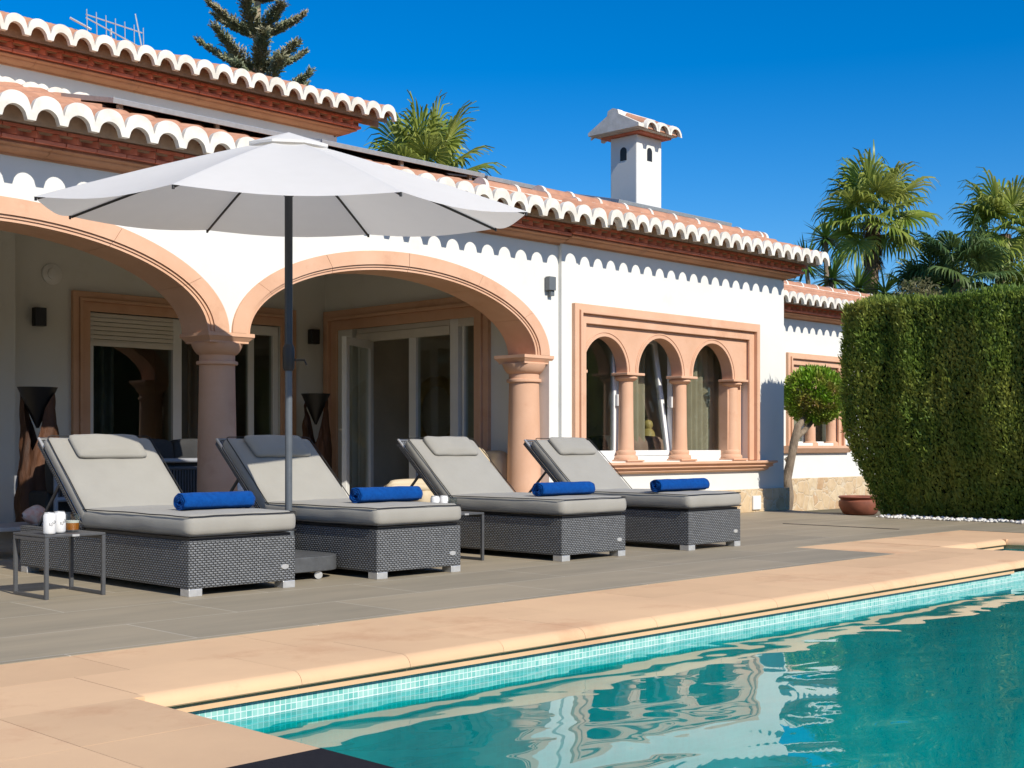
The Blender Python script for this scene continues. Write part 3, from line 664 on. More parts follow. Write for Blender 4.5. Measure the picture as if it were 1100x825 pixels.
for (a, b), lb, zz in zip(spn, plab, (3.685,3.70,3.685,3.73)):
    o = tag(empty('solar_panel', (a, 9.8, zz)), lb, 'solar panel', 'solar panels on the tiled roof'); w = b-a
    Mt = Matrix.Rotation(R(13), 4, 'X')
    fr_ = MB()
    for bx in ((0,w,0,.035,-.045,0),(0,w,.965,1.,-.045,0),(0,.035,.035,.965,-.045,0),(w-.035,w,.035,.965,-.045,0)): fr_.box(*bx, M=Mt)
    fr_.build('panel_frame', PANELF, o, bevel=.003)
    MB().box(.035,w-.035,.035,.965,-.03,-.008,M=Mt).build('panel_glass', BLACK, o)
    for lx in (.12, w/2, w-.12):
        MB().box(lx-.02, lx+.02, .1, .14, -.35, -.02).build('mount_leg', ALU, o); MB().box(lx-.02, lx+.02, .85, .89, -.35, .15).build('mount_leg', ALU, o)
o = tag(empty('antenna', (6.66, 12.3, 4.5)), 'thin metal television antenna standing on the upper roof', 'antenna')
mb = MB(); mb.tube([(0,0,0),(0,0,.62)], .012, 6); mb.build('mast', ALU, o)
mb = MB()
for dz in (0, .16): mb.tube([(-.28,0,.70-dz*.2),( .30,-.1,.62-dz)], .007, 5)
for i in range(7):
    t = i/6; p = Vector((-.28+.58*t, -.1*t, .70-.08*t)); mb.tube([p+Vector((.0,-.02,.05)), p+Vector((.03,.02,-.2-.06*t))], .005, 4)
mb.tube([(.22,-.1,.80),(.30,-.1,.45)], .008, 5); mb.tube([(-.40,.1,.66),(-.22,0,.56)], .012, 5); mb.build('aerial', ALU, o)

# ---- annex behind
anx = tag(empty('annex', (0,0,0)), 'low white annex with clay tiled roof behind the villa corner', 'house')
AY = 10.82
MB().plate([[(14.3,-.22),(22.5,-.22),(22.5,2.95),(14.3,2.95)], [(17.2,.85),(18.6,.85),(18.6,2.1),(17.2,2.1)]], fy, AY, AY+.3).build('annex_wall', WHITE, anx)
mb = MB(); mb.box(14.3, 22.5, AY+.301, 14.2, 2.8, 2.95); mb.box(16.5, 19.2, AY+.5, AY+.6, -.2, 2.8); mb.build('inner_wall', INWALL, anx)
eave(anx, 14.3, 22.5, AY, 2.752, 14.35, 38, .2133, .62, slope=.34, ridge=True, ends=(False, True))
mb = MB(); mb.box(14.25, 22.5, AY-.05, AY-.002, -.24, .305); mb.build('stone_plinth', PLINTH, anx, bevel=.006)
aw = surround(fy, 17.05, 18.74, .78, 2.235, .18, AY, -1, .0, anx, 'arched_window')
mb = MB(); loop = [(17.19,2.12),(17.19,1.66)]
for cx in (17.56, 18.24): loop += arc(cx, 1.66, .27, .27, 180, 0, 14)
loop += [(18.61,1.66),(18.61,2.12)]; mb.plate([loop], fy, AY+.02, AY+.15); mb.build('arch_panel', STONE, aw, smooth=30)
for cx in (17.9, 18.52): MB().lathe([(.12,.81),(.12,.85),(.08,.88),(.075,1.55),(.12,1.6),(.13,1.66)], (cx, AY+.09, 0), 20).build('window_column', STONE, aw, smooth=40)
mb = MB().extr([(.2,.80),(-.12,.81),(-.12,.77),(-.06,.70),(.2,.68)], lambda p, q, t: (t, AY+p, q), 16.95, 18.86); mb.build('sill', STONE, aw, smooth=30)
mb = MB()
for a, b in ((17.2,17.9), (17.9,18.6)): ring(a, b, .815, 2.1, .06, fy, AY+.18, AY+.24, mb)
mb.build('window_frame', PVC, aw); MB().box(17.21, 18.59, AY+.21, AY+.216, .87, 2.05).build('pane', GLASS, aw)

# ------------------------------------------------------------------ sun loungers
def cushion(lx, ly, lz, r=.032, puff=.012, seed=0, wr=.004, nx=22, ny=30, nz=6):
    """soft box from (0,0,0) to (lx,ly,lz) as numpy quads"""
    def face(n, m): return np.linspace(0, 1, n+1), np.linspace(0, 1, m+1)
    V = []; F = []
    for ax, sgn in ((2,1),(2,0),(0,0),(0,1),(1,0),(1,1)):
        o1, o2 = [(1,2),(0,2),(0,1)][ax]; n1 = (nx,ny,nz)[o1]; n2 = (nx,ny,nz)[o2]
        b = len(V)
        for i in range(n1+1):
            for j in range(n2+1):
                p = [0,0,0]; p[ax] = sgn; p[o1] = i/n1; p[o2] = j/n2; V.append(p)
        for i in range(n1):
            for j in range(n2):
                q = [b+i*(n2+1)+j, b+(i+1)*(n2+1)+j, b+(i+1)*(n2+1)+j+1, b+i*(n2+1)+j+1]; F.append(q if (sgn == 1) == (ax != 1) else q[::-1])
    V = np.array(V, float); D = np.array([lx, ly, lz]); P = V*D; inner = np.clip(P, r, D-r); d = P-inner
    L = np.linalg.norm(d, axis=1, keepdims=True); P = inner + np.where(L > 1e-9, d/np.maximum(L, 1e-9)*r, 0)
    u, v, w = V.T
    bul = (np.sin(PI*u)*np.sin(PI*v))**.5
    P[:,2] += np.where(w > .99, 1, np.where(w < .01, -.25, 0))*puff*bul
    side = puff*.7*np.sin(PI*w)
    P[:,0] += (np.where(u > .99, 1, 0)-np.where(u < .01, 1, 0))*side; P[:,1] += (np.where(v > .99, 1, 0)-np.where(v < .01, 1, 0))*side
    for k in range(len(P)):
        q = Vector((P[k,0]*7+seed*3.1, P[k,1]*5, P[k,2]*9)); P[k] += np.array([noise.noise(q), noise.noise(q+Vector((9,0,0))), noise.noise(q+Vector((0,9,0)))])*wr
    # weld
    key = np.round(V*np.array([nx,ny,nz])).astype(int); _, idx, inv = np.unique(key, axis=0, return_index=True, return_inverse=True)
    inv = inv.reshape(-1); return P[idx], inv[np.array(F)]
def pipe_loop(P0, P1, z, mb, rad=.0034, r=.03, T=None, seed=0, puff=.006):
    (x0, y0), (x1, y1) = P0, P1; pts = []
    for (cx, cy, a0) in ((x1-r, y1-r, 0), (x0+r, y1-r, 90), (x0+r, y0+r, 180), (x1-r, y0+r, 270)):
        for a in (0, 45, 90): pts.append((cx+r*math.cos(R(a0+a)), cy+r*math.sin(R(a0+a))))
    fin = []
    for i, p in enumerate(pts):
        q = pts[(i+1) % len(pts)]; n = max(1, int(math.hypot(q[0]-p[0], q[1]-p[1])/.06))
        for k in range(n): fin.append((p[0]+(q[0]-p[0])*k/n, p[1]+(q[1]-p[1])*k/n))
    fin.append(fin[0])
    out = []
    for (x, y) in fin:
        v = Vector((x, y, z+.004*noise.noise(Vector((x*6+seed, y*5, z))))); out.append(T @ v if T else v)
    mb.tube(out, rad, 6, cap=False)
HINGE = 1.15; BA = R(41.5); W = .70
Tb = Matrix.Translation((0, HINGE+.03, .330)) @ Matrix.Rotation(BA, 4, 'X')
def lounger(label, seed):
    o = tag(empty('sun_lounger'), label, 'sun lounger', 'wicker sun loungers in a row by the pool')
    mb = MB(); mb.box(0, W, 0, 2.02, .042, .300); b = mb.build('base', WICK, o, uv=True, bevel=.008)
    MB().box(.02, W-.02, .02, 1.2, .300, .318).build('seat_deck', BLACK, o)
    for (x, y) in ((.0,.0),(W-.085,.0),(.0,1.92),(W-.085,1.92)): MB().box(x+.002, x+.085, y+.002, y+.09, 0, .042).build('foot', ALU, o, bevel=.003)
    P, F = cushion(W+.012, HINGE+.05, .118, seed=seed, puff=.008); P += np.array([-.006, -.006, .322])
    s = np_mesh('seat_cushion', P, F, CUSH, o, smooth=True)
    pm = MB(); pipe_loop((-.008,-.008), (W+.008, HINGE+.04), .434, pm, seed=seed); pipe_loop((-.01,-.01), (W+.01, HINGE+.04), .33, pm, seed=seed+5, rad=.0045); pm.build('piping', PIPE, s)
    P, F = cushion(W+.012, .70, .10, seed=seed+2, puff=.012, ny=22); P += np.array([-.006, .0, .012])
    P = np.array([(Tb @ Vector(p))[:] for p in P]); s = np_mesh('back_cushion', P, F, CUSH, o, smooth=True)
    pm = MB(); pipe_loop((-.008,.0), (W+.008,.703), .108, pm, T=Tb, seed=seed+7); pipe_loop((-.008,.0), (W+.008,.703), .02, pm, T=Tb, seed=seed+9); pm.build('piping', PIPE, s)
    P, F = cushion(.46, .19, .06, r=.026, seed=seed+3, puff=.014, nx=16, ny=10, wr=.006); P += np.array([.12, .475, .108])
    P = np.array([(Tb @ Vector(p))[:] for p in P]); s = np_mesh('head_pillow', P, F, CUSH, o, smooth=True)
    pm = MB(); pipe_loop((.12,.475), (.58,.665), .14, pm, T=Tb, seed=seed+11, rad=.0035, r=.024); pm.build('piping', PIPE, s)
    f = MB(); f.box(.0, W, .0, .78, -.03, .008, M=Tb); f.build('backrest_frame', WICK, o, uv=True, bevel=.006)
    f = MB(); f.tube([Tb @ Vector((.004,.02,.012)), Tb @ Vector((.004,.785,.012)), Tb @ Vector((W-.004,.785,.012)), Tb @ Vector((W-.004,.02,.012))], .011, 8); f.build('frame_tube', ALU, o, smooth=60)
    for x in (.05, W-.05): MB().tube([Tb @ Vector((x,.45,-.03)), (x, 1.86, .30)], .011, 8).build('support_strut', DARKM, o, smooth=60)
    mb = MB(); mb.lathe([(.028,0),(.026,.004)], (0,0,0), 16, M=Matrix.Translation((W-.075,-.001,.125)) @ Matrix.Rotation(R(90),4,'X') @ Matrix.Diagonal((1,.55,1,1))); mb.build('badge', ALU, o)
    return o
LX = (3.76, 5.057, 6.734, 8.117); LY = (6.105, 6.09, 6.09, 6.02)
LL = ['leftmost wicker sun lounger with grey cushions beside the table with beer', 'grey wicker sun lounger right of the umbrella pole with its headrest in shade', 'grey wicker sun lounger between the beige sofa and the pool', 'rightmost grey wicker sun lounger under the triple arched window']
for i in range(4):
    lo = lounger(LL[i], i*13+1); lo.location = (LX[i], LY[i], 0)
# rolled towels
def towel(label, x, y, z, L, rz=0, seed=0, r0=.057):
    mb = MB(); n = 90; turns = 3.6; sp = []
    for i in range(n+1):
        t = i/n; a = turns*2*PI*t; r = .010+(r0-.010)*t; sp.append((r*math.cos(a)*1.08, r*math.sin(a)*.93))
    m = 24; vs = []
    for j in range(m+1):
        x_ = L*j/m
        for (p, q) in sp:
            k = 1+.05*noise.noise(Vector((x_*9+seed, p*14, q*14))); vs.append((x_+.012*noise.noise(Vector((p*30, q*30, seed)))*(1 if j in (0, m) else 0), p*k, q*k))
    w = n+1
    mb.add(vs, [(j*w+i, j*w+i+1, (j+1)*w+i+1, (j+1)*w+i) for j in range(m) for i in range(n)])
    o = mb.build('rolled_towel', TOWEL, smooth=70, recalc=False); o.location = (x, y, z); o.rotation_euler = (0, 0, rz)
    so = o.modifiers.new('thick', 'SOLIDIFY'); so.thickness = .009; so.offset = 0
    return tag(o, label, 'towel', 'blue towels rolled up on the loungers')
towel('blue rolled towel on the leftmost lounger', 3.94, 6.50, .494, .47, 0, 1)
towel('blue rolled towel on the lounger right of the umbrella pole', 5.215, 6.50, .494, .53, R(1.5), 2)
towel('blue rolled towel on the lounger between the beige sofa and the pool', 6.83, 6.42, .494, .56, R(-1), 3)
towel('darker blue rolled towel on the rightmost lounger', 8.13, 6.36, .494, .66, R(1), 4)

# side tables with drinks
def side_table(label, x, y):
    o = tag(empty('side_table', (x, y, 0)), label, 'table', 'small charcoal side tables between the loungers')
    MB().box(0, .345, 0, .385, .328, .342).build('tabletop', DARKM, o, bevel=.003)
    for xx in (.0, .325):
        mb = MB(); e = .02
        mb.box(xx, xx+e, 0, e, 0, .327); mb.box(xx, xx+e, .385-e, .385, 0, .327); mb.box(xx+.001, xx+e-.001, e, .385-e, 0.001, e); mb.box(xx+.001, xx+e-.001, e, .385-e, .327-e, .326)
        mb.build('leg', DARKM, o, bevel=.002)
    MB().box(.15,.19,-.004,-.001,.329,.341).build('badge', ALU, o)
    return o
side_table('charcoal side table at the left edge carrying beer and two cans', 3.165, 6.54)
side_table('charcoal side table between the two middle loungers', 6.085, 6.56)
def can(label, x, y, z=.343, rz=0):
    o = tag(empty('drink_can', (x, y, z), rz), label, 'can', 'white drink cans')
    MB().lathe([(.024,0),(.030,.006),(.033,.014),(.033,.100),(.027,.114)], n=24).build('body', CANM, o, smooth=50)
    MB().lathe([(.027,.1135),(.028,.117),(.026,.118),(.0255,.113)], n=24).build('lid', ALU, o, smooth=50)
    mb = MB(); pts = []
    for i in range(50):
        t = i/49; a = R(-120+70*t); z_ = .05+.024*t+.009*math.sin(t*31)+.004*math.sin(t*13); a += R(4)*math.cos(t*31); pts.append((.0334*math.cos(a), .0334*math.sin(a), z_))
    mb.tube(pts, .0009, 4); mb.build('lettering', INK, o)
can('white drink can nearest the left edge of its table', 3.205, 6.575, rz=R(0)); can('white drink can between the other can and the beer glass', 3.295, 6.645, rz=R(8))
can('left one of the two cans on the table between the middle loungers', 6.15, 6.77); can('right one of the two cans on the table between the middle loungers', 6.245, 6.785)
def tumbler(label, x, y, z=.343, beer=True):
    o = tag(empty('glass_tumbler', (x, y, z)), label, 'glass')
    MB().lathe([(.036,0),(.039,.01),(.042,.098),(.0405,.098),(.037,.012),(.001,.011)], n=28, cap=False).build('glass_wall', CUP, o, smooth=50)
    if beer:
        MB().lathe([(.036,.012),(.0382,.050)], n=28).build('beer', BEER, o, smooth=50); MB().lathe([(.0382,.0503),(.0388,.062)], n=28).build('foam', FOAM, o, smooth=50)
tumbler('glass of amber beer with foam beside the white cans', 3.395, 6.70)
tumbler('empty clear glass beside the cans between the middle loungers', 6.335, 6.80, beer=False)

# ------------------------------------------------------------------ umbrella
UX, UY = 4.98, 6.89
um = tag(empty('sun_umbrella', (UX, UY, 0)), 'large white sun umbrella on a dark pole between two loungers', 'umbrella')
ang = math.atan2(UY, UX)    # faces away from the viewer's side: one panel edge towards the pool
RC = 1.585; ZM = 2.315; TILT = .081; AP = 2.80
def vtx(k, f, sag=0.):
    a = ang+R(22.5)+R(45)*k
    r = RC*f; x, y = r*math.cos(a), r*math.sin(a)
    d = (x*math.cos(ang)+y*math.sin(ang))
    z = AP+(ZM-AP)*(f**1.12)+TILT*d-.035*math.sin(PI*f)*0
    return Vector((x, y, z-sag))
mb = MB(); vs = []; nR, nS = 10, 8
for k in range(8):
    b = len(vs)
    for i in range(nR+1):
        f = i/nR
        for j in range(nS+1):
            t = j/nS; p = vtx(k, f).lerp(vtx(k+1, f), t)
            p.z -= .05*f*math.sin(PI*t)*(1-.25*f); pull = 1-.022*math.sin(PI*t)*max(0, f-.8)*5*.5
            p.x *= pull; p.y *= pull; vs.append(p)
    mb.f += [[b+i*(nS+1)+j, b+(i+1)*(nS+1)+j, b+(i+1)*(nS+1)+j+1, b+i*(nS+1)+j+1] for i in range(nR) for j in range(nS)]
mb.v = [tuple(p) for p in vs]
can_ = mb.build('canopy', CANOPY, um, smooth=28)
mb = MB(); vs = []
for k in range(8):
    b = len(vs); vs += [vtx(k, .0)+Vector((0,0,.045)), vtx(k, .17)+Vector((0,0,.028)), vtx(k+1, .17)+Vector((0,0,.028)), vtx(k, .17)+Vector((0,0,.012)), vtx(k+1, .17)+Vector((0,0,.012))]; mb.f += [[b,b+1,b+2],[b+1,b+3,b+4,b+2]]
mb.v = [tuple(p) for p in vs]; mb.build('top_vent', CANOPY, can_)
MB().lathe([(.026,1.42),(.026,AP-.02)], n=16).build('upper_pole', NAVY, um, smooth=60)
MB().lathe([(.0235,.1),(.0235,1.40)], n=16).build('lower_pole', GREYM, um, smooth=60)
MB().lathe([(.030,1.30),(.038,1.32),(.040,1.40),(.038,1.45),(.028,1.47)], n=16).build('crank_housing', BLACK, um, smooth=40)
mb = MB(); d = Vector((math.sin(ang), -math.cos(ang), 0)); p0 = Vector((0,0,1.37)); mb.tube([p0+d*.03, p0+d*.10, p0+d*.115+Vector((0,0,-.03))], .007, 6); mb.build('crank_handle', BLACK, um)
MB().lathe([(.03,2.43),(.04,2.44),(.075,2.475),(.115,2.50),(.12,2.515),(.03,2.52)], n=16).build('hub', BLACK, um, smooth=40)
for k in range(8):
    mb = MB(); pts = [vtx(k, f)+Vector((0,0,-.016)) for f in (.03,.3,.6,.85,.985)]; mb.tube(pts, .0085, 6); r_ = mb.build('rib', BLACK, um)
    mb = MB(); q = vtx(k, .36)+Vector((0,0,-.02)); n_ = Vector((q.x, q.y, 0)).normalized()*.045; mb.tube([n_+Vector((0,0,2.50)), q], .007, 6); mb.build('strut', BLACK, r_)
    mb = MB(); e = vtx(k, 1.); mb.lathe([(.008,-.012),(.008,.008),(.004,.012)], (e.x*.992, e.y*.992, e.z-.01), 8); mb.build('rib_tip', BLACK, r_)
def rrect(x0, x1, y0, y1, r, n=6):
    out = []
    for cx, cy, a0 in ((x1-r,y1-r,0),(x0+r,y1-r,90),(x0+r,y0+r,180),(x1-r,y0+r,270)): out += [(cx+r*math.cos(R(a0+90*k/n)), cy+r*math.sin(R(a0+90*k/n))) for k in range(n+1)]
    return out
MB().plate([rrect(-.52,.055,-.54,.40,.17)], lambda a, b, t: (a, b, t), .05, .14).build('base_plate', M('slate_base', (.085,.09,.095), (.06,.063,.067), rough=.6, vs=12, bump=.3, bs=60), um, smooth=40, bevel=.014)
MB().lathe([(.035,.13),(.035,.30),(.03,.31)], n=16).build('pole_sleeve', GREYM, um, smooth=50)
for a, cx_, cy_ in ((-75,-.14,-.50), (15,-.44,-.42), (105,-.44,.30), (195,-.03,.30)):
    c = Vector((cx_, cy_, .026)); mb = MB()
    for s in (-.014, .014): mb.lathe([(.008,-.008),(.024,-.008),(.026,0),(.024,.008),(.008,.008)], c, 16, M=Matrix.Rotation(R(a+40),4,'Z') @ Matrix.Translation((0,s,0)) @ Matrix.Rotation(R(90),4,'X'))
    mb.tube([c, c+Vector((0,0,.025))], .008, 6); mb.build('castor', ALU, um, smooth=40)

# ------------------------------------------------------------------ porch furniture
def torch(label, x, y, zt, seed):
    o = tag(empty('carved_torch_stand', (x, y, 0)), label, 'stand', 'carved teak stands with black cones')
    V = []; n = 40; L = 48; ht = zt-.05
    for i in range(L+1):
        z = ht*i/L
        for k in range(n):
            a = 2*PI*k/n; q = Vector((math.cos(a)*2.1+seed, math.sin(a)*2.1, z*1.6))
            zt_ = .60+.40*abs(math.sin(a-R(225)))**1.5; z = ht*zt_*i/L if i/L > .4 else ht*i/L*(zt_*.5+.5 if False else 1)
            if i/L > .4: z = ht*(.4+(zt_-.4)*(i/L-.4)/.6)
            r = .135+.05*noise.noise(q)+.022*noise.noise(q*3.2)+.008*noise.noise(Vector((math.cos(a)*9, math.sin(a)*9, z*3+seed)))+.03*(1-i/L)
            V.append((r*math.cos(a), r*math.sin(a), z))
    F = [(i*n+k, i*n+(k+1) % n, (i+1)*n+(k+1) % n, (i+1)*n+k) for i in range(L) for k in range(n)]
    mb = MB(); mb.add(V, F); mb.build('carved_trunk', WOOD, o, smooth=60)
    MB().lathe([(.012,zt-.36),(.165,zt-.012),(.172,zt),(.155,zt-.004),(.02,zt-.05)], n=28).build('metal_cone', BLACK, o, smooth=30)
torch('carved teak stand with black cone at the left edge behind the leftmost lounger', 5.25, 11.0, 1.33, 1)
torch('carved teak stand with black cone left of the open sliding door', 9.24, 12.25, 1.42, 5)
# rope sofa seen through the left arch
rs = tag(empty('rope_sofa', (5.1, 10.35, 0)), 'dark grey rope sofa behind the round column', 'sofa')
mb = MB()
for z in (.68, .36): mb.tube([(0,.0,z),(1.75,0,z)], .022, 8)
for x in (0, 1.75): mb.tube([(x,0,0),(x,0,.69)], .02, 8); mb.tube([(x,.75,0),(x,.75,.55)], .02, 8)
mb.build('frame', M('light_grey_metal', (.30,.31,.33), rough=.5), rs, smooth=50)
mb = MB()
for i in range(58): mb.tube([(.03+i*.0295,0,.37),(.03+i*.0295,0,.60)], .008, 5)
mb.tube([(0,0,.61),(1.75,0,.61)], .016, 8); mb.build('rope_back', ROPE, rs)
for i in range(3):
    P, F = cushion(.56, .17, .46, seed=50+i, puff=.02, nx=10, ny=5, nz=8); np_mesh('back_cushion', P+np.array([.02+i*.575, .06, .40]), F, DARKF, rs, smooth=True)
MB().box(.02,1.73,.2,.78,.24,.42).build('seat_cushion', DARKF, rs, bevel=.03)
# white block table behind lounger two
o = tag(empty('white_stool', (6.50, 9.75, 0)), 'small white topped stool just right of the round column', 'stool')
MB().box(0,.34,0,.34,.37,.485).build('seat_block', PVC, o, bevel=.012)
for a, b in ((.02,.02),(.29,.02),(.02,.29),(.29,.29)): MB().box(a,a+.03,b,b+.03,0,.37).build('leg', BLACK, o)
# low table at the left edge
o = tag(empty('low_table', (3.35, 8.95, 0)), 'low pale topped table at the left edge behind the leftmost lounger', 'table')
MB().box(0,1.12,0,.6,.205,.235).build('tabletop', M('pale_stone_top', (.40,.38,.35), rough=.5), o, bevel=.006)
for x in (.02, 1.06): 
    mb = MB(); mb.box(x,x+.035,.03,.065,0,.204); mb.box(x,x+.035,.535,.57,0,.204); mb.box(x+.001,x+.034,.066,.534,.001,.03); mb.build('leg', DARKM, o)
o = tag(empty('shell_ornament', (4.36, 9.13, .236)), 'pink and white shell ornament on the low table at the left', 'ornament')
V = []
for i in range(15):
    t = i/14
    for k in range(16):
        a = 2*PI*k/16; r = (.075*math.sin(PI*min(1, t*1.05+.05))+.004)*(1+.10*math.cos(6*a+t*5)); V.append((-.12+.24*t, r*math.cos(a), .07+r*math.sin(a)*.9))
mb = MB(); mb.add(V, [(i*16+k, i*16+(k+1) % 16, (i+1)*16+(k+1) % 16, (i+1)*16+k) for i in range(14) for k in range(16)]); mb.build('shell', PINK, o, smooth=60)
MB().lathe([(.05,0),(.05,.012),(.03,.03)], (.0,0,0), 14).build('foot', PINK, o, smooth=50)
# beige sofa between loungers two and three
bs_ = tag(empty('beige_sofa', (8.15, 9.55, 0)), 'beige rounded leather sofa behind the third lounger at the right pillar', 'sofa')
def soft(name, x0, x1, y0, y1, z0, z1, seed, rz=0, r=.07):
    P, F = cushion(x1-x0, y1-y0, z1-z0, r=min(r, (y1-y0)*.45, (x1-x0)*.45, (z1-z0)*.45), seed=seed, puff=.03, nx=14, ny=14, nz=12)
    o = np_mesh(name, P-np.array([(x1-x0)/2, (y1-y0)/2, 0]), F, BEIGE, bs_, smooth=True); o.location = ((x0+x1)/2, (y0+y1)/2, z0); o.rotation_euler = (0,0,rz); return o
soft('arm', .12, .66, .14, .26, .33, .455, 61, R(-10)); soft('seat_cushion', .45, 1.25, .1, .80, .18, .40, 62); soft('backrest', .90, 1.36, .0, .45, .22, .775, 63, R(18), r=.12)
soft('arm', 1.36, 1.60, -.06, .34, .16, .735, 64, R(10), r=.11)
MB().box(.5,1.4,.14,.74,.06,.2).build('sofa_base', BEIGE, bs_, bevel=.03)
for a, b in ((.54,.18),(1.32,.18),(.54,.66),(1.32,.66)): MB().box(a,a+.04,b,b+.04,0,.06).build('foot', BLACK, bs_)
# inside the rooms
o = tag(empty('ring_sculpture', (11.2, 12.3, 0)), 'dark gold ring sculpture behind the side door glass', 'sculpture')
mb = MB(); mb.tube([(.0, .40*math.cos(R(a)), 1.22+.42*math.sin(R(a))) for a in range(0,361,12)], .075, 10, cap=False); mb.build('ring', GOLD, o, smooth=60); MB().box(-.14,.14,-.2,.2,0,.78).build('pedestal', WOOD, o, bevel=.01)
o = tag(empty('window_sofa', (10.35, 9.5, 0)), 'rose upholstered sofa inside the triple arched window', 'sofa')
for i in range(4):
    P, F = cushion(.62, .2, .34, seed=70+i, puff=.03, r=.06, nx=8, ny=5, nz=8); np_mesh('back_cushion', P+np.array([.02+i*.7, .02, .56]), F, PINKC if i != 1 else DARKF, o, smooth=True)
MB().box(0,2.9,.1,.9,.1,.45).build('seat', PINKC, o, bevel=.04)
o = tag(empty('gilt_chair', (12.45, 9.85, 0)), 'yellow turned wooden chair inside the tilted middle window', 'chair')
YEL = M('yellow_wood', (.62,.47,.17), (.5,.36,.12), rough=.5, vs=6)
mb = MB(); mb.lathe([(.05,.0),(.05,.55),(.09,.62),(.12,.80),(.08,.98),(.045,1.02),(.065,1.06),(.05,1.11),(.01,1.13)], (0,0,0), 18); mb.build('back_post', YEL, o, smooth=50)
mb = MB(); mb.box(-.5,.0,-.2,.2,.42,.5); mb.build('seat', YEL, o, bevel=.02); mb = MB()
for z in (.66,.84): mb.tube([(-.42,0,z),(0,0,z)], .03, 8)
mb.build('back_rail', YEL, o); 
for x, y in ((-.46,-.16),(-.46,.16)): MB().tube([(x,y,0),(x,y,.42)], .025, 8).build('leg', YEL, o)
def drape(x0, x1, y, z0, z1, amp=.035, per=.11):
    mb = MB(); n = int((x1-x0)/.012); vs = []
    for i in range(n+1):
        x = x0+(x1-x0)*i/n; yy = y+amp*math.sin(2*PI*x/per+1.3*math.sin(x*5))
        vs += [(x, yy, z0), (x, yy, z1)]
    return mb.add(vs, [(2*i, 2*i+2, 2*i+3, 2*i+1) for i in range(n)])
drape(8.1, 8.6, 13.2, .05, 2.3).build('curtain', CURT, bd, smooth=180); drape(6.95, 7.2, 13.2, .05, 2.3).build('curtain', CURT, bd, smooth=180)
drape(12.62, 13.30, 9.42, .05, 2.4).build('curtain', TANC, villa, smooth=180)
drape(11.62, 11.98, 9.55, .05, 2.4).build('curtain', TANC, villa, smooth=180)


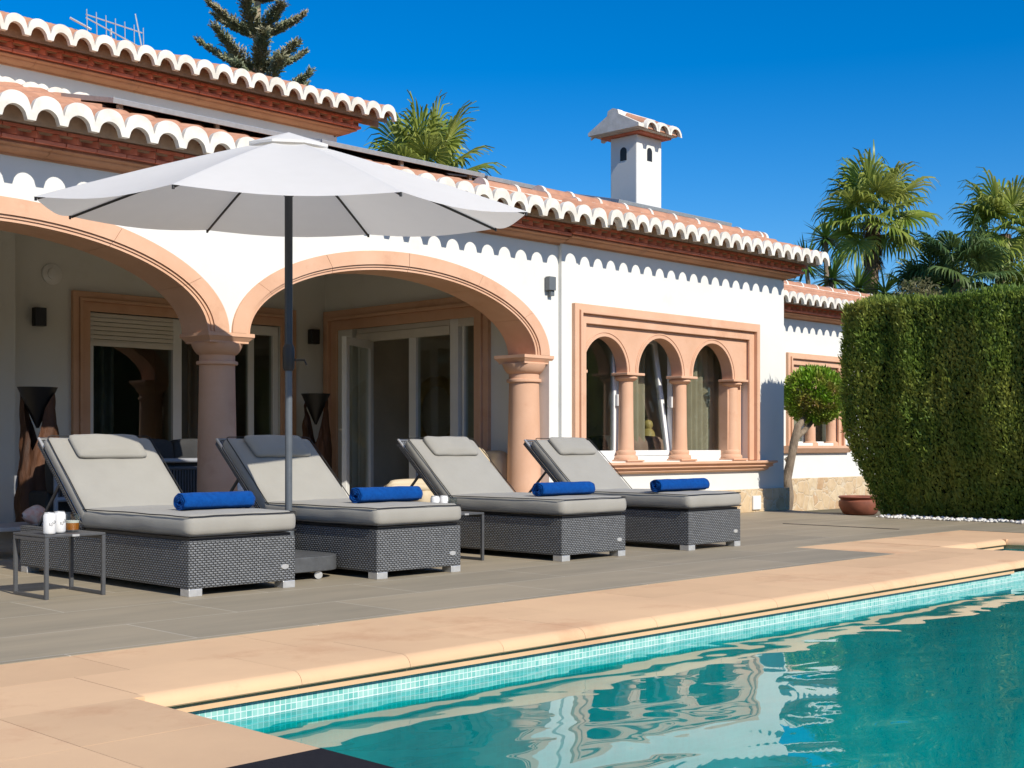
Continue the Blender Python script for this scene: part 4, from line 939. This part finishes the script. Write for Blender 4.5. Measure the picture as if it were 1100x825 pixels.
# ------------------------------------------------------------------ planting
def leaf_quads(P, D, up, L, Wd, fold=0.):
    """elongated diamond leaves: base P, direction D, lateral up; arrays"""
    S = np.cross(D, up); S /= np.maximum(np.linalg.norm(S, axis=1, keepdims=True), 1e-6)
    L = L[:,None]; Wd = Wd[:,None]
    a = P; b = P+D*L*.45+S*Wd; c = P+D*L; d = P+D*L*.45-S*Wd
    V = np.stack([a,b,c,d], 1).reshape(-1,3); F = np.arange(len(V)).reshape(-1,4); return V, F
def unit(a): return a/np.maximum(np.linalg.norm(a, axis=1, keepdims=True), 1e-9)
def hedge(label, name, x0, x1, y0, y1, z0, z1, dens, m, leaf=(.035,.075), under=.30, cat='hedge'):
    lx, ly, lz = x1-x0, y1-y0, z1-z0
    faces = [('x0', ly*lz), ('top', lx*ly), ('y1', lx*lz), ('y0', lx*lz)]; Ps = []; Ns = []
    for nm, ar in faces:
        n = int(ar*dens); u, v = nrg.random(n), nrg.random(n)
        if nm == 'x0': p = np.stack([np.full(n, x0), y0+u*ly, z0+v*lz], 1); nn = np.tile([-1.,0,0], (n,1))
        elif nm == 'top': p = np.stack([x0+u*lx, y0+v*ly, np.full(n, z1)], 1); nn = np.tile([0,0,1.], (n,1))
        else:
            p = np.stack([x0+u*lx, np.full(n, y1 if nm == 'y1' else y0), z0+v*lz], 1); nn = np.tile([0, 1. if nm == 'y1' else -1., 0], (n,1))
        Ps.append(p); Ns.append(nn)
    P = np.concatenate(Ps); Nn = np.concatenate(Ns); h = (P[:,2]-z0)/lz
    # pull in near the ground, bulge in the middle, round the corners
    pull = under*np.clip(1-h/.5, 0, 1)**1.6
    P[:,0] += np.where(P[:,0] < x0+.5, pull, 0); P[:,1] -= np.where(P[:,1] > y1-.6, pull*1.2, 0)
    cut = np.clip((P[:,1]-(y1-.35))/.35, 0, 1)*np.clip(1-(P[:,0]-x0)/.35, 0, 1); P[:,0] += .02*cut; P[:,1] -= .02*cut
    dv = np.array([.11*noise.noise(Vector((p[0]*1.2, p[1]*2.4, p[2]*.55)))+.045*noise.noise(Vector((p[0]*5, p[1]*6, p[2]*1.6+7)))+.03*noise.noise(Vector((p[0]*14, p[1]*14, p[2]*5))) for p in P])
    P = P+Nn*(dv+nrg.uniform(-.07, .035, len(P)))[:,None]
    D = unit(Nn*.55+np.array([0,0,.9])+nrg.normal(0, .42, P.shape)); U = unit(Nn+nrg.normal(0, .6, P.shape))
    k = len(P); V, F = leaf_quads(P, D, U, nrg.uniform(leaf[0], leaf[1], k)*np.where(nrg.random(k) < .04, 2.2, 1.1), nrg.uniform(.006, .014, k))
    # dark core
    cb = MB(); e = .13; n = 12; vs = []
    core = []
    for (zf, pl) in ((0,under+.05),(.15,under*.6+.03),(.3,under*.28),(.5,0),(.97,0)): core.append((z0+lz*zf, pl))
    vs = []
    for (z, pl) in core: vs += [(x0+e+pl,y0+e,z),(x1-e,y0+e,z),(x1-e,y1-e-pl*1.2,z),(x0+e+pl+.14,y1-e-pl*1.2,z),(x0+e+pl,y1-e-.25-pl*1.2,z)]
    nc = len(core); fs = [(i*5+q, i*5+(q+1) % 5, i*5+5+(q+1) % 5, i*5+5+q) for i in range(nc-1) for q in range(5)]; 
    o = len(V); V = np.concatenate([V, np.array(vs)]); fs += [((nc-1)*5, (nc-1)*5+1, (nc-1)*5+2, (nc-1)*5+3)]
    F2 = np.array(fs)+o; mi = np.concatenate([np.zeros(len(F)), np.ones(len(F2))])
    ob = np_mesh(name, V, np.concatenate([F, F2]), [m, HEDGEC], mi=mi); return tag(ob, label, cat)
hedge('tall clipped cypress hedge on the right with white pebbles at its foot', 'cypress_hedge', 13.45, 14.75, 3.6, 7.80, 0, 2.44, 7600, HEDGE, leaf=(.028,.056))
o = hedge('unseen hedge behind the camera, added to darken glass reflections', 'reflection_hedge', -18, 26, -15.4, -14, -.2, 4.4, 50, HEDGE, leaf=(.2,.35), under=.1)  # out of view; added so doors and windows mirror dark foliage
# white pebbles (uncountable edging)
mb = MB()
for i in range(420):
    y = rng.uniform(3.6, 7.3); x = 13.30+rng.uniform(-.05, .30); r = rng.uniform(.012, .03)
    mb.lathe([(r*.2,-r*.5),(r*.9,-r*.25),(r,.0),(r*.7,r*.5),(r*.15,r*.68)], (x, y, r*.4+.004), 7, M=Matrix.Rotation(rng.uniform(0,3),4,'Z') @ Matrix.Diagonal((1,rng.uniform(.6,1),1,1)))
struct(mb.build('pebbles', PEB, smooth=60), 'stuff')
# topiary tree
tt = tag(empty('topiary_tree', (15.52, 9.85, -.2)), 'small topiary tree with round clipped crown at the villa corner', 'tree')
mb = MB(); mb.tube([(0,0,0),(.06,-.02,.3),(.02,0,.55),(.10,-.03,.85),(.13,-.05,1.05),(.2,-.07,1.28),(.42,-.08,1.45)], [.075,.065,.07,.055,.06,.05,.03], 12); mb.tube([(.14,-.05,1.1),(.35,-.08,1.22),(.62,-.1,1.40)], [.045,.04,.02], 8); mb.tube([(.11,-.03,.86),(.06,.05,.8)], [.04,.03], 8); mb.build('trunk', BARK, tt, smooth=60)
n = 9500; dv = unit(nrg.normal(0,1,(n,3))); rr = .425*(1+.10*np.array([noise.noise(Vector(d)*2.6) for d in dv])+.05*np.array([noise.noise(Vector(d)*7) for d in dv]))*nrg.uniform(.80,1.03,n); 
dv[:,2] *= np.where(dv[:,2] < 0, .86, .95)
P = dv*rr[:,None]+np.array([.60,-.10,1.70]); D = unit(dv*.8+np.array([0,0,.5])+nrg.normal(0,.5,(n,3)))
V, F = leaf_quads(P, D, unit(nrg.normal(0,1,(n,3))), nrg.uniform(.04,.085,n), nrg.uniform(.008,.018,n))
np_mesh('crown', V, F, TOPI, tt)
# clay bowl planter
o = tag(empty('clay_bowl', (17.1, 9.6, -.2)), 'low red clay planter bowl beside the hedge end', 'planter')
MB().lathe([(.20,0),(.24,.02),(.30,.13),(.30,.20),(.27,.225),(.29,.24),(.31,.26),(.29,.275),(.26,.26),(.25,.2),(.2,.19)], n=36).build('bowl', POTM, o, smooth=40)
MB().lathe([(.24,.215),(.001,.22)], n=24, cap=False).build('soil', SOIL, o)

def fan_frond(az, el, pet, Rl, droop, rg, V, F, seg=34, span=128, wid=1.):
    """one fan-palm leaf appended as strips; origin at the crown centre"""
    t = np.array([math.cos(az)*math.cos(el), math.sin(az)*math.cos(el), math.sin(el)])
    p = np.zeros(3); d = t.copy(); path = [p.copy()]
    for i in range(5):
        p = p+d*pet/5; d = d+np.array([0,0,-.05*droop]); d /= np.linalg.norm(d); path.append(p.copy())
    s = np.cross(d, [0,0,1]); s /= max(np.linalg.norm(s), 1e-6); nn = np.cross(s, d)
    for a, b in zip(path, path[1:]):      # petiole
        w = .016; o = len(V); V += [a-s*w, a+s*w, b+s*w, b-s*w]; F.append((o,o+1,o+2,o+3))
    roll = rg.uniform(-.5, .5); s2 = s*math.cos(roll)+nn*math.sin(roll); n2 = np.cross(s2, d)
    for i in range(seg):
        a = math.radians(-span+2*span*i/(seg-1)); ln = Rl*(1-.28*abs(a)/math.radians(span))*rg.uniform(.9, 1.06)
        dd = d*math.cos(a)+s2*math.sin(a)+n2*(.10*math.cos(a*2)); dd /= np.linalg.norm(dd)
        side = np.cross(dd, n2); side /= max(np.linalg.norm(side), 1e-6)
        fold = n2*(.35 if i % 2 else -.35)*.03
        q = p.copy(); K = 5; o = len(V)
        for k in range(K+1):
            f = k/K
            w = wid*Rl*math.radians(span)*2/seg*.62*(f*.72 if f < .55 else .40*((1-f)/.45)**.8+.004)
            V += [q-side*w+fold, q+side*w-fold]
            g = droop*(.03+2.5*max(0, f-.40)**1.1)*rg.uniform(.6, 1.5)
            dd = dd+np.array([0,0,-g]); dd /= np.linalg.norm(dd); q = q+dd*ln/K
        F += [(o+2*k, o+2*k+1, o+2*k+3, o+2*k+2) for k in range(K)]
def fan_palm(label, x, y, zc, ztop_r, nf, Rl, pet, m, seed, droop=1., trunk_r=.15, elmin=-50, elmax=82, skirt=True, z0=-.2, zs=1.):
    rg = random.Random(seed); o = tag(empty('fan_palm', (x, y, z0)), label, 'palm tree', 'fan palms behind the villa and hedge')
    h = zc-z0; mb = MB(); pts = [(.05*math.sin(i*.7+seed), .04*math.cos(i+seed), h*i/14) for i in range(15)]; rs_ = [trunk_r*(1.25-.35*i/14)*(1+.06*rg.uniform(-1,1)) for i in range(15)]; mb.tube(pts, rs_, 12); tk = mb.build('trunk', PALMB, o, smooth=60)
    if skirt:
        V = []; F = []
        for i in range(260):
            a = rg.uniform(0, 2*PI); z = h-rg.uniform(.0, 1.0)**1.2*1.1; r = trunk_r*.95; ln = rg.uniform(.15,.4); b = np.array([r*math.cos(a), r*math.sin(a), z]); out = np.array([math.cos(a), math.sin(a), 0]); sd = np.array([-math.sin(a), math.cos(a), 0])*.02
            e = b+out*rg.uniform(.05,.18)+np.array([0,0,-ln]); k = len(V); V += [b-sd, b+sd, e+sd*.4, e-sd*.4]; F.append((k,k+1,k+2,k+3))
        np_mesh('dead_skirt', np.array(V), np.array(F), DEAD, tk)
    V = []; F = []; top = np.array([pts[-1][0], pts[-1][1], h])
    for i in range(nf):
        el = math.radians(elmin+(elmax-elmin)*((i+.5)/nf)**.85)+rg.uniform(-.12,.12); az = i*2.39996+seed+rg.uniform(-.25,.25)
        v = []; f = []; fan_frond(az, el, pet*rg.uniform(.8,1.15), Rl*rg.uniform(.85,1.1), droop*rg.uniform(.75,1.25), rg, v, f)
        k = len(V); V += [p+top+np.array([0,0,.12*(el > .6)]) for p in v]; F += [tuple(j+k for j in q) for q in f]
    np_mesh('crown', np.array(V), np.array(F), m, o)
    return o
fan_palm('tall fan palm with thick trunk standing between the annex roof and the hedge', 27.3, 15.0, 6.05, 0, 25, .98, .74, PALML, 3, droop=1.1, trunk_r=.17, elmin=-38)
fan_palm('fan palm above the hedge at the right edge', 29.5, 12.85, 5.7, 0, 23, .92, .66, PALML, 9, droop=1.15, trunk_r=.15)
fan_palm('fan palm showing only its crown above the solar panels behind the villa', 17.36, 19.4, 6.0, 0, 20, .92, .85, PALML, 14, droop=.75, elmin=-5, elmax=85, skirt=False)
fan_palm('low dark drooping palm just left of the palm at the right edge', 27.3, 12.9, 4.45, 0, 26, .8, .75, PALMD, 21, droop=1.4, elmin=-30, elmax=75, skirt=False)
fan_palm('dark drooping palm between the tall palm and the hedge top', 27.5, 13.75, 3.95, 0, 24, .75, .7, PALMD, 33, droop=1.4, elmin=-30, elmax=70, skirt=False)
fan_palm('low bright green palm at the right edge over the hedge', 28.5, 11.6, 3.9, 0, 20, .8, .6, PALML, 41, droop=1.3, elmin=-20, elmax=75, skirt=False)
# yucca behind the annex roof
def yucca(label, x, y, heads, seed):
    rg = random.Random(seed); o = tag(empty('yucca', (x, y, -.2)), label, 'plant'); mb = MB(); V = []; F = []
    for (hx, hy, hz, L) in heads:
        mb.tube([(0,0,0),(hx*.5,hy*.5,hz*.55),(hx,hy,hz)], [.09,.07,.05], 8)
        for i in range(95):
            az = rg.uniform(0, 2*PI); el = math.asin(rg.uniform(-.55, 1)); d = np.array([math.cos(az)*math.cos(el), math.sin(az)*math.cos(el), math.sin(el)]); s = np.cross(d, [.1,.05,1]); s /= np.linalg.norm(s)
            p = np.array([hx,hy,hz])+d*.04; ln = L*rg.uniform(.7,1.1); k = len(V); dd = d.copy()
            for q in range(4):
                w = (.020,.026,.018,.001)[q]; V += [p-s*w, p+s*w]; dd = dd+np.array([0,0,-.10]); dd /= np.linalg.norm(dd); p = p+dd*ln/3
            F += [(k+2*q, k+2*q+1, k+2*q+3, k+2*q+2) for q in range(3)]
    mb.build('stem', BARK, o, smooth=60); np_mesh('foliage', np.array(V), np.array(F), YUC, o)
yucca('spiky green yucca peeping over the annex roof', 25.5, 15.0, [(0,0,4.7,.75),(.5,-.35,4.5,.65),(-.5,.35,5.0,.65),(.9,-.8,4.4,.6),(-.1,.1,5.6,.6),(-.9,.7,4.6,.6)], 4)
# norfolk pine far behind
np_ = tag(empty('norfolk_pine', (23.1, 33.6, -.2)), 'norfolk island pine rising behind the upper roof', 'tree')
MB().tube([(0,0,0),(0,0,10),(.02,0,18.5)], [.24,.16,.05], 10).build('trunk', M('pale_bark', (.42,.33,.22), (.30,.22,.14), rough=.9, vs=9), np_, smooth=60)
V = []; F = []; rg = random.Random(5); lim = MB()
for wi, zb in enumerate((11.5, 12.5, 13.6, 14.7, 15.7)):
    nb = 7; Lb = 2.05-.2*wi
    for j in range(nb):
        az = j*2*PI/nb+wi*.55+rg.uniform(-.12,.12); L = Lb*rg.uniform(.85,1.1); el0 = R(16)
        p = np.array([0,0,zb]); d = np.array([math.cos(az)*math.cos(el0), math.sin(az)*math.cos(el0), math.sin(el0)]); pth = [p.copy()]
        K = 16
        for k in range(K):
            d = d+np.array([0,0,.028]); d /= np.linalg.norm(d); p = p+d*L/K; pth.append(p.copy())
        lim.tube([tuple(q) for q in pth], [.028*(1-.7*i/K) for i in range(K+1)], 5, cap=False)
        s = np.cross(d, [0,0,1]); s /= np.linalg.norm(s)
        for k in range(3, K+1):
            for q in range(12):
                sgn = 1 if q % 2 else -1; f = k/K
                bd_ = d*rg.uniform(.35,.9)+s*sgn*rg.uniform(.1,1.)+np.array([0,0,rg.uniform(.0,.5)]); bd_ /= np.linalg.norm(bd_); ln = rg.uniform(.30,.52)*(1.15-.55*f)*(.5+.5*min(1,(k-2)/4))
                a = pth[k]-d*L/K*rg.random(); n_ = 9
                for u in range(n_):
                    c = a+bd_*ln*u/n_; e = unit(nrg.normal(0,1,(1,3)))[0]*.75+bd_*.8; e /= np.linalg.norm(e); w = np.cross(e, bd_); w /= max(np.linalg.norm(w),1e-6); w = w*.024
                    b = len(V); V += [c-w, c+w, c+e*.11+w*.3, c+e*.11-w*.3]; F.append((b,b+1,b+2,b+3))
lim.build('branch', BARK, np_, smooth=60); np_mesh('crown', np.array(V), np.array(F), PINE, np_)
# small olive-green tree between the palms
o = tag(empty('small_tree', (23.6, 12.0, -.2)), 'small pale green tree tip between the tall palm and the hedge', 'tree')
MB().tube([(0,0,0),(.05,0,2),(0,0,3.5)], [.08,.06,.03], 8).build('trunk', BARK, o, smooth=60)
n = 1500; dv = unit(nrg.normal(0,1,(n,3)))*nrg.uniform(.2,1,n)[:,None]**.5*np.array([.55,.5,.55]); V, F = leaf_quads(dv+np.array([0,0,3.75]), unit(nrg.normal(0,1,(n,3))+np.array([0,0,.4])), unit(nrg.normal(0,1,(n,3))), nrg.uniform(.06,.12,n), nrg.uniform(.012,.025,n)); np_mesh('crown', V, F, leaf_mat('olive_leaf', (.10,.11,.04), (.15,.15,.06), (.17,.15,.07)), o)

# ------------------------------------------------------------------ light, sky, camera
sund = Vector((-.12, -1, .715)).normalized()
L = bpy.data.lights.new('sun', 'SUN'); L.energy = 4.5; L.angle = R(.5); L.color = (1., .935, .82)
so = bpy.data.objects.new('sun', L); COL.objects.link(so); so.rotation_euler = (-sund).to_track_quat('-Z', 'Y').to_euler(); so.location = (-2,-20,14)
w = bpy.data.worlds.new('World'); sc.world = w; w.use_nodes = True; nt = w.node_tree
bg = nt.nodes['Background']; sky = nt.nodes.new('ShaderNodeTexSky'); sky.sky_type = 'NISHITA'; sky.sun_disc = False
sky.sun_elevation = math.asin(sund.z); sky.sun_rotation = math.atan2(sund.x, sund.y); sky.altitude = 200; sky.air_density = 1.; sky.dust_density = .45; sky.ozone_density = 5.
hs = nt.nodes.new('ShaderNodeHueSaturation'); hs.inputs['Saturation'].default_value = 1.42; hs.inputs['Hue'].default_value = .506; nt.links.new(sky.outputs[0], hs.inputs['Color']); nt.links.new(hs.outputs[0], bg.inputs[0]); bg.inputs[1].default_value = .122
cam = bpy.data.cameras.new('camera'); co = bpy.data.objects.new('camera', cam); COL.objects.link(co); sc.camera = co
co.location = (0,0,.82); co.rotation_euler = (R(90), 0, -math.atan2(.7151,.6990)); cam.sensor_width = 36; cam.lens = 1390/1100*36; cam.shift_y = (478-412.5)/1100; cam.clip_end = 2000; cam.clip_start = .05
vs_ = sc.view_settings; vs_.view_transform = 'Standard'; vs_.look = 'None'; vs_.gamma = 1; vs_.exposure = .2; vs_.use_curve_mapping = False
sc.cycles.use_denoising = True; sc.cycles.max_bounces = 8; sc.cycles.transparent_max_bounces = 12; sc.cycles.caustics_reflective = False; sc.cycles.caustics_refractive = False
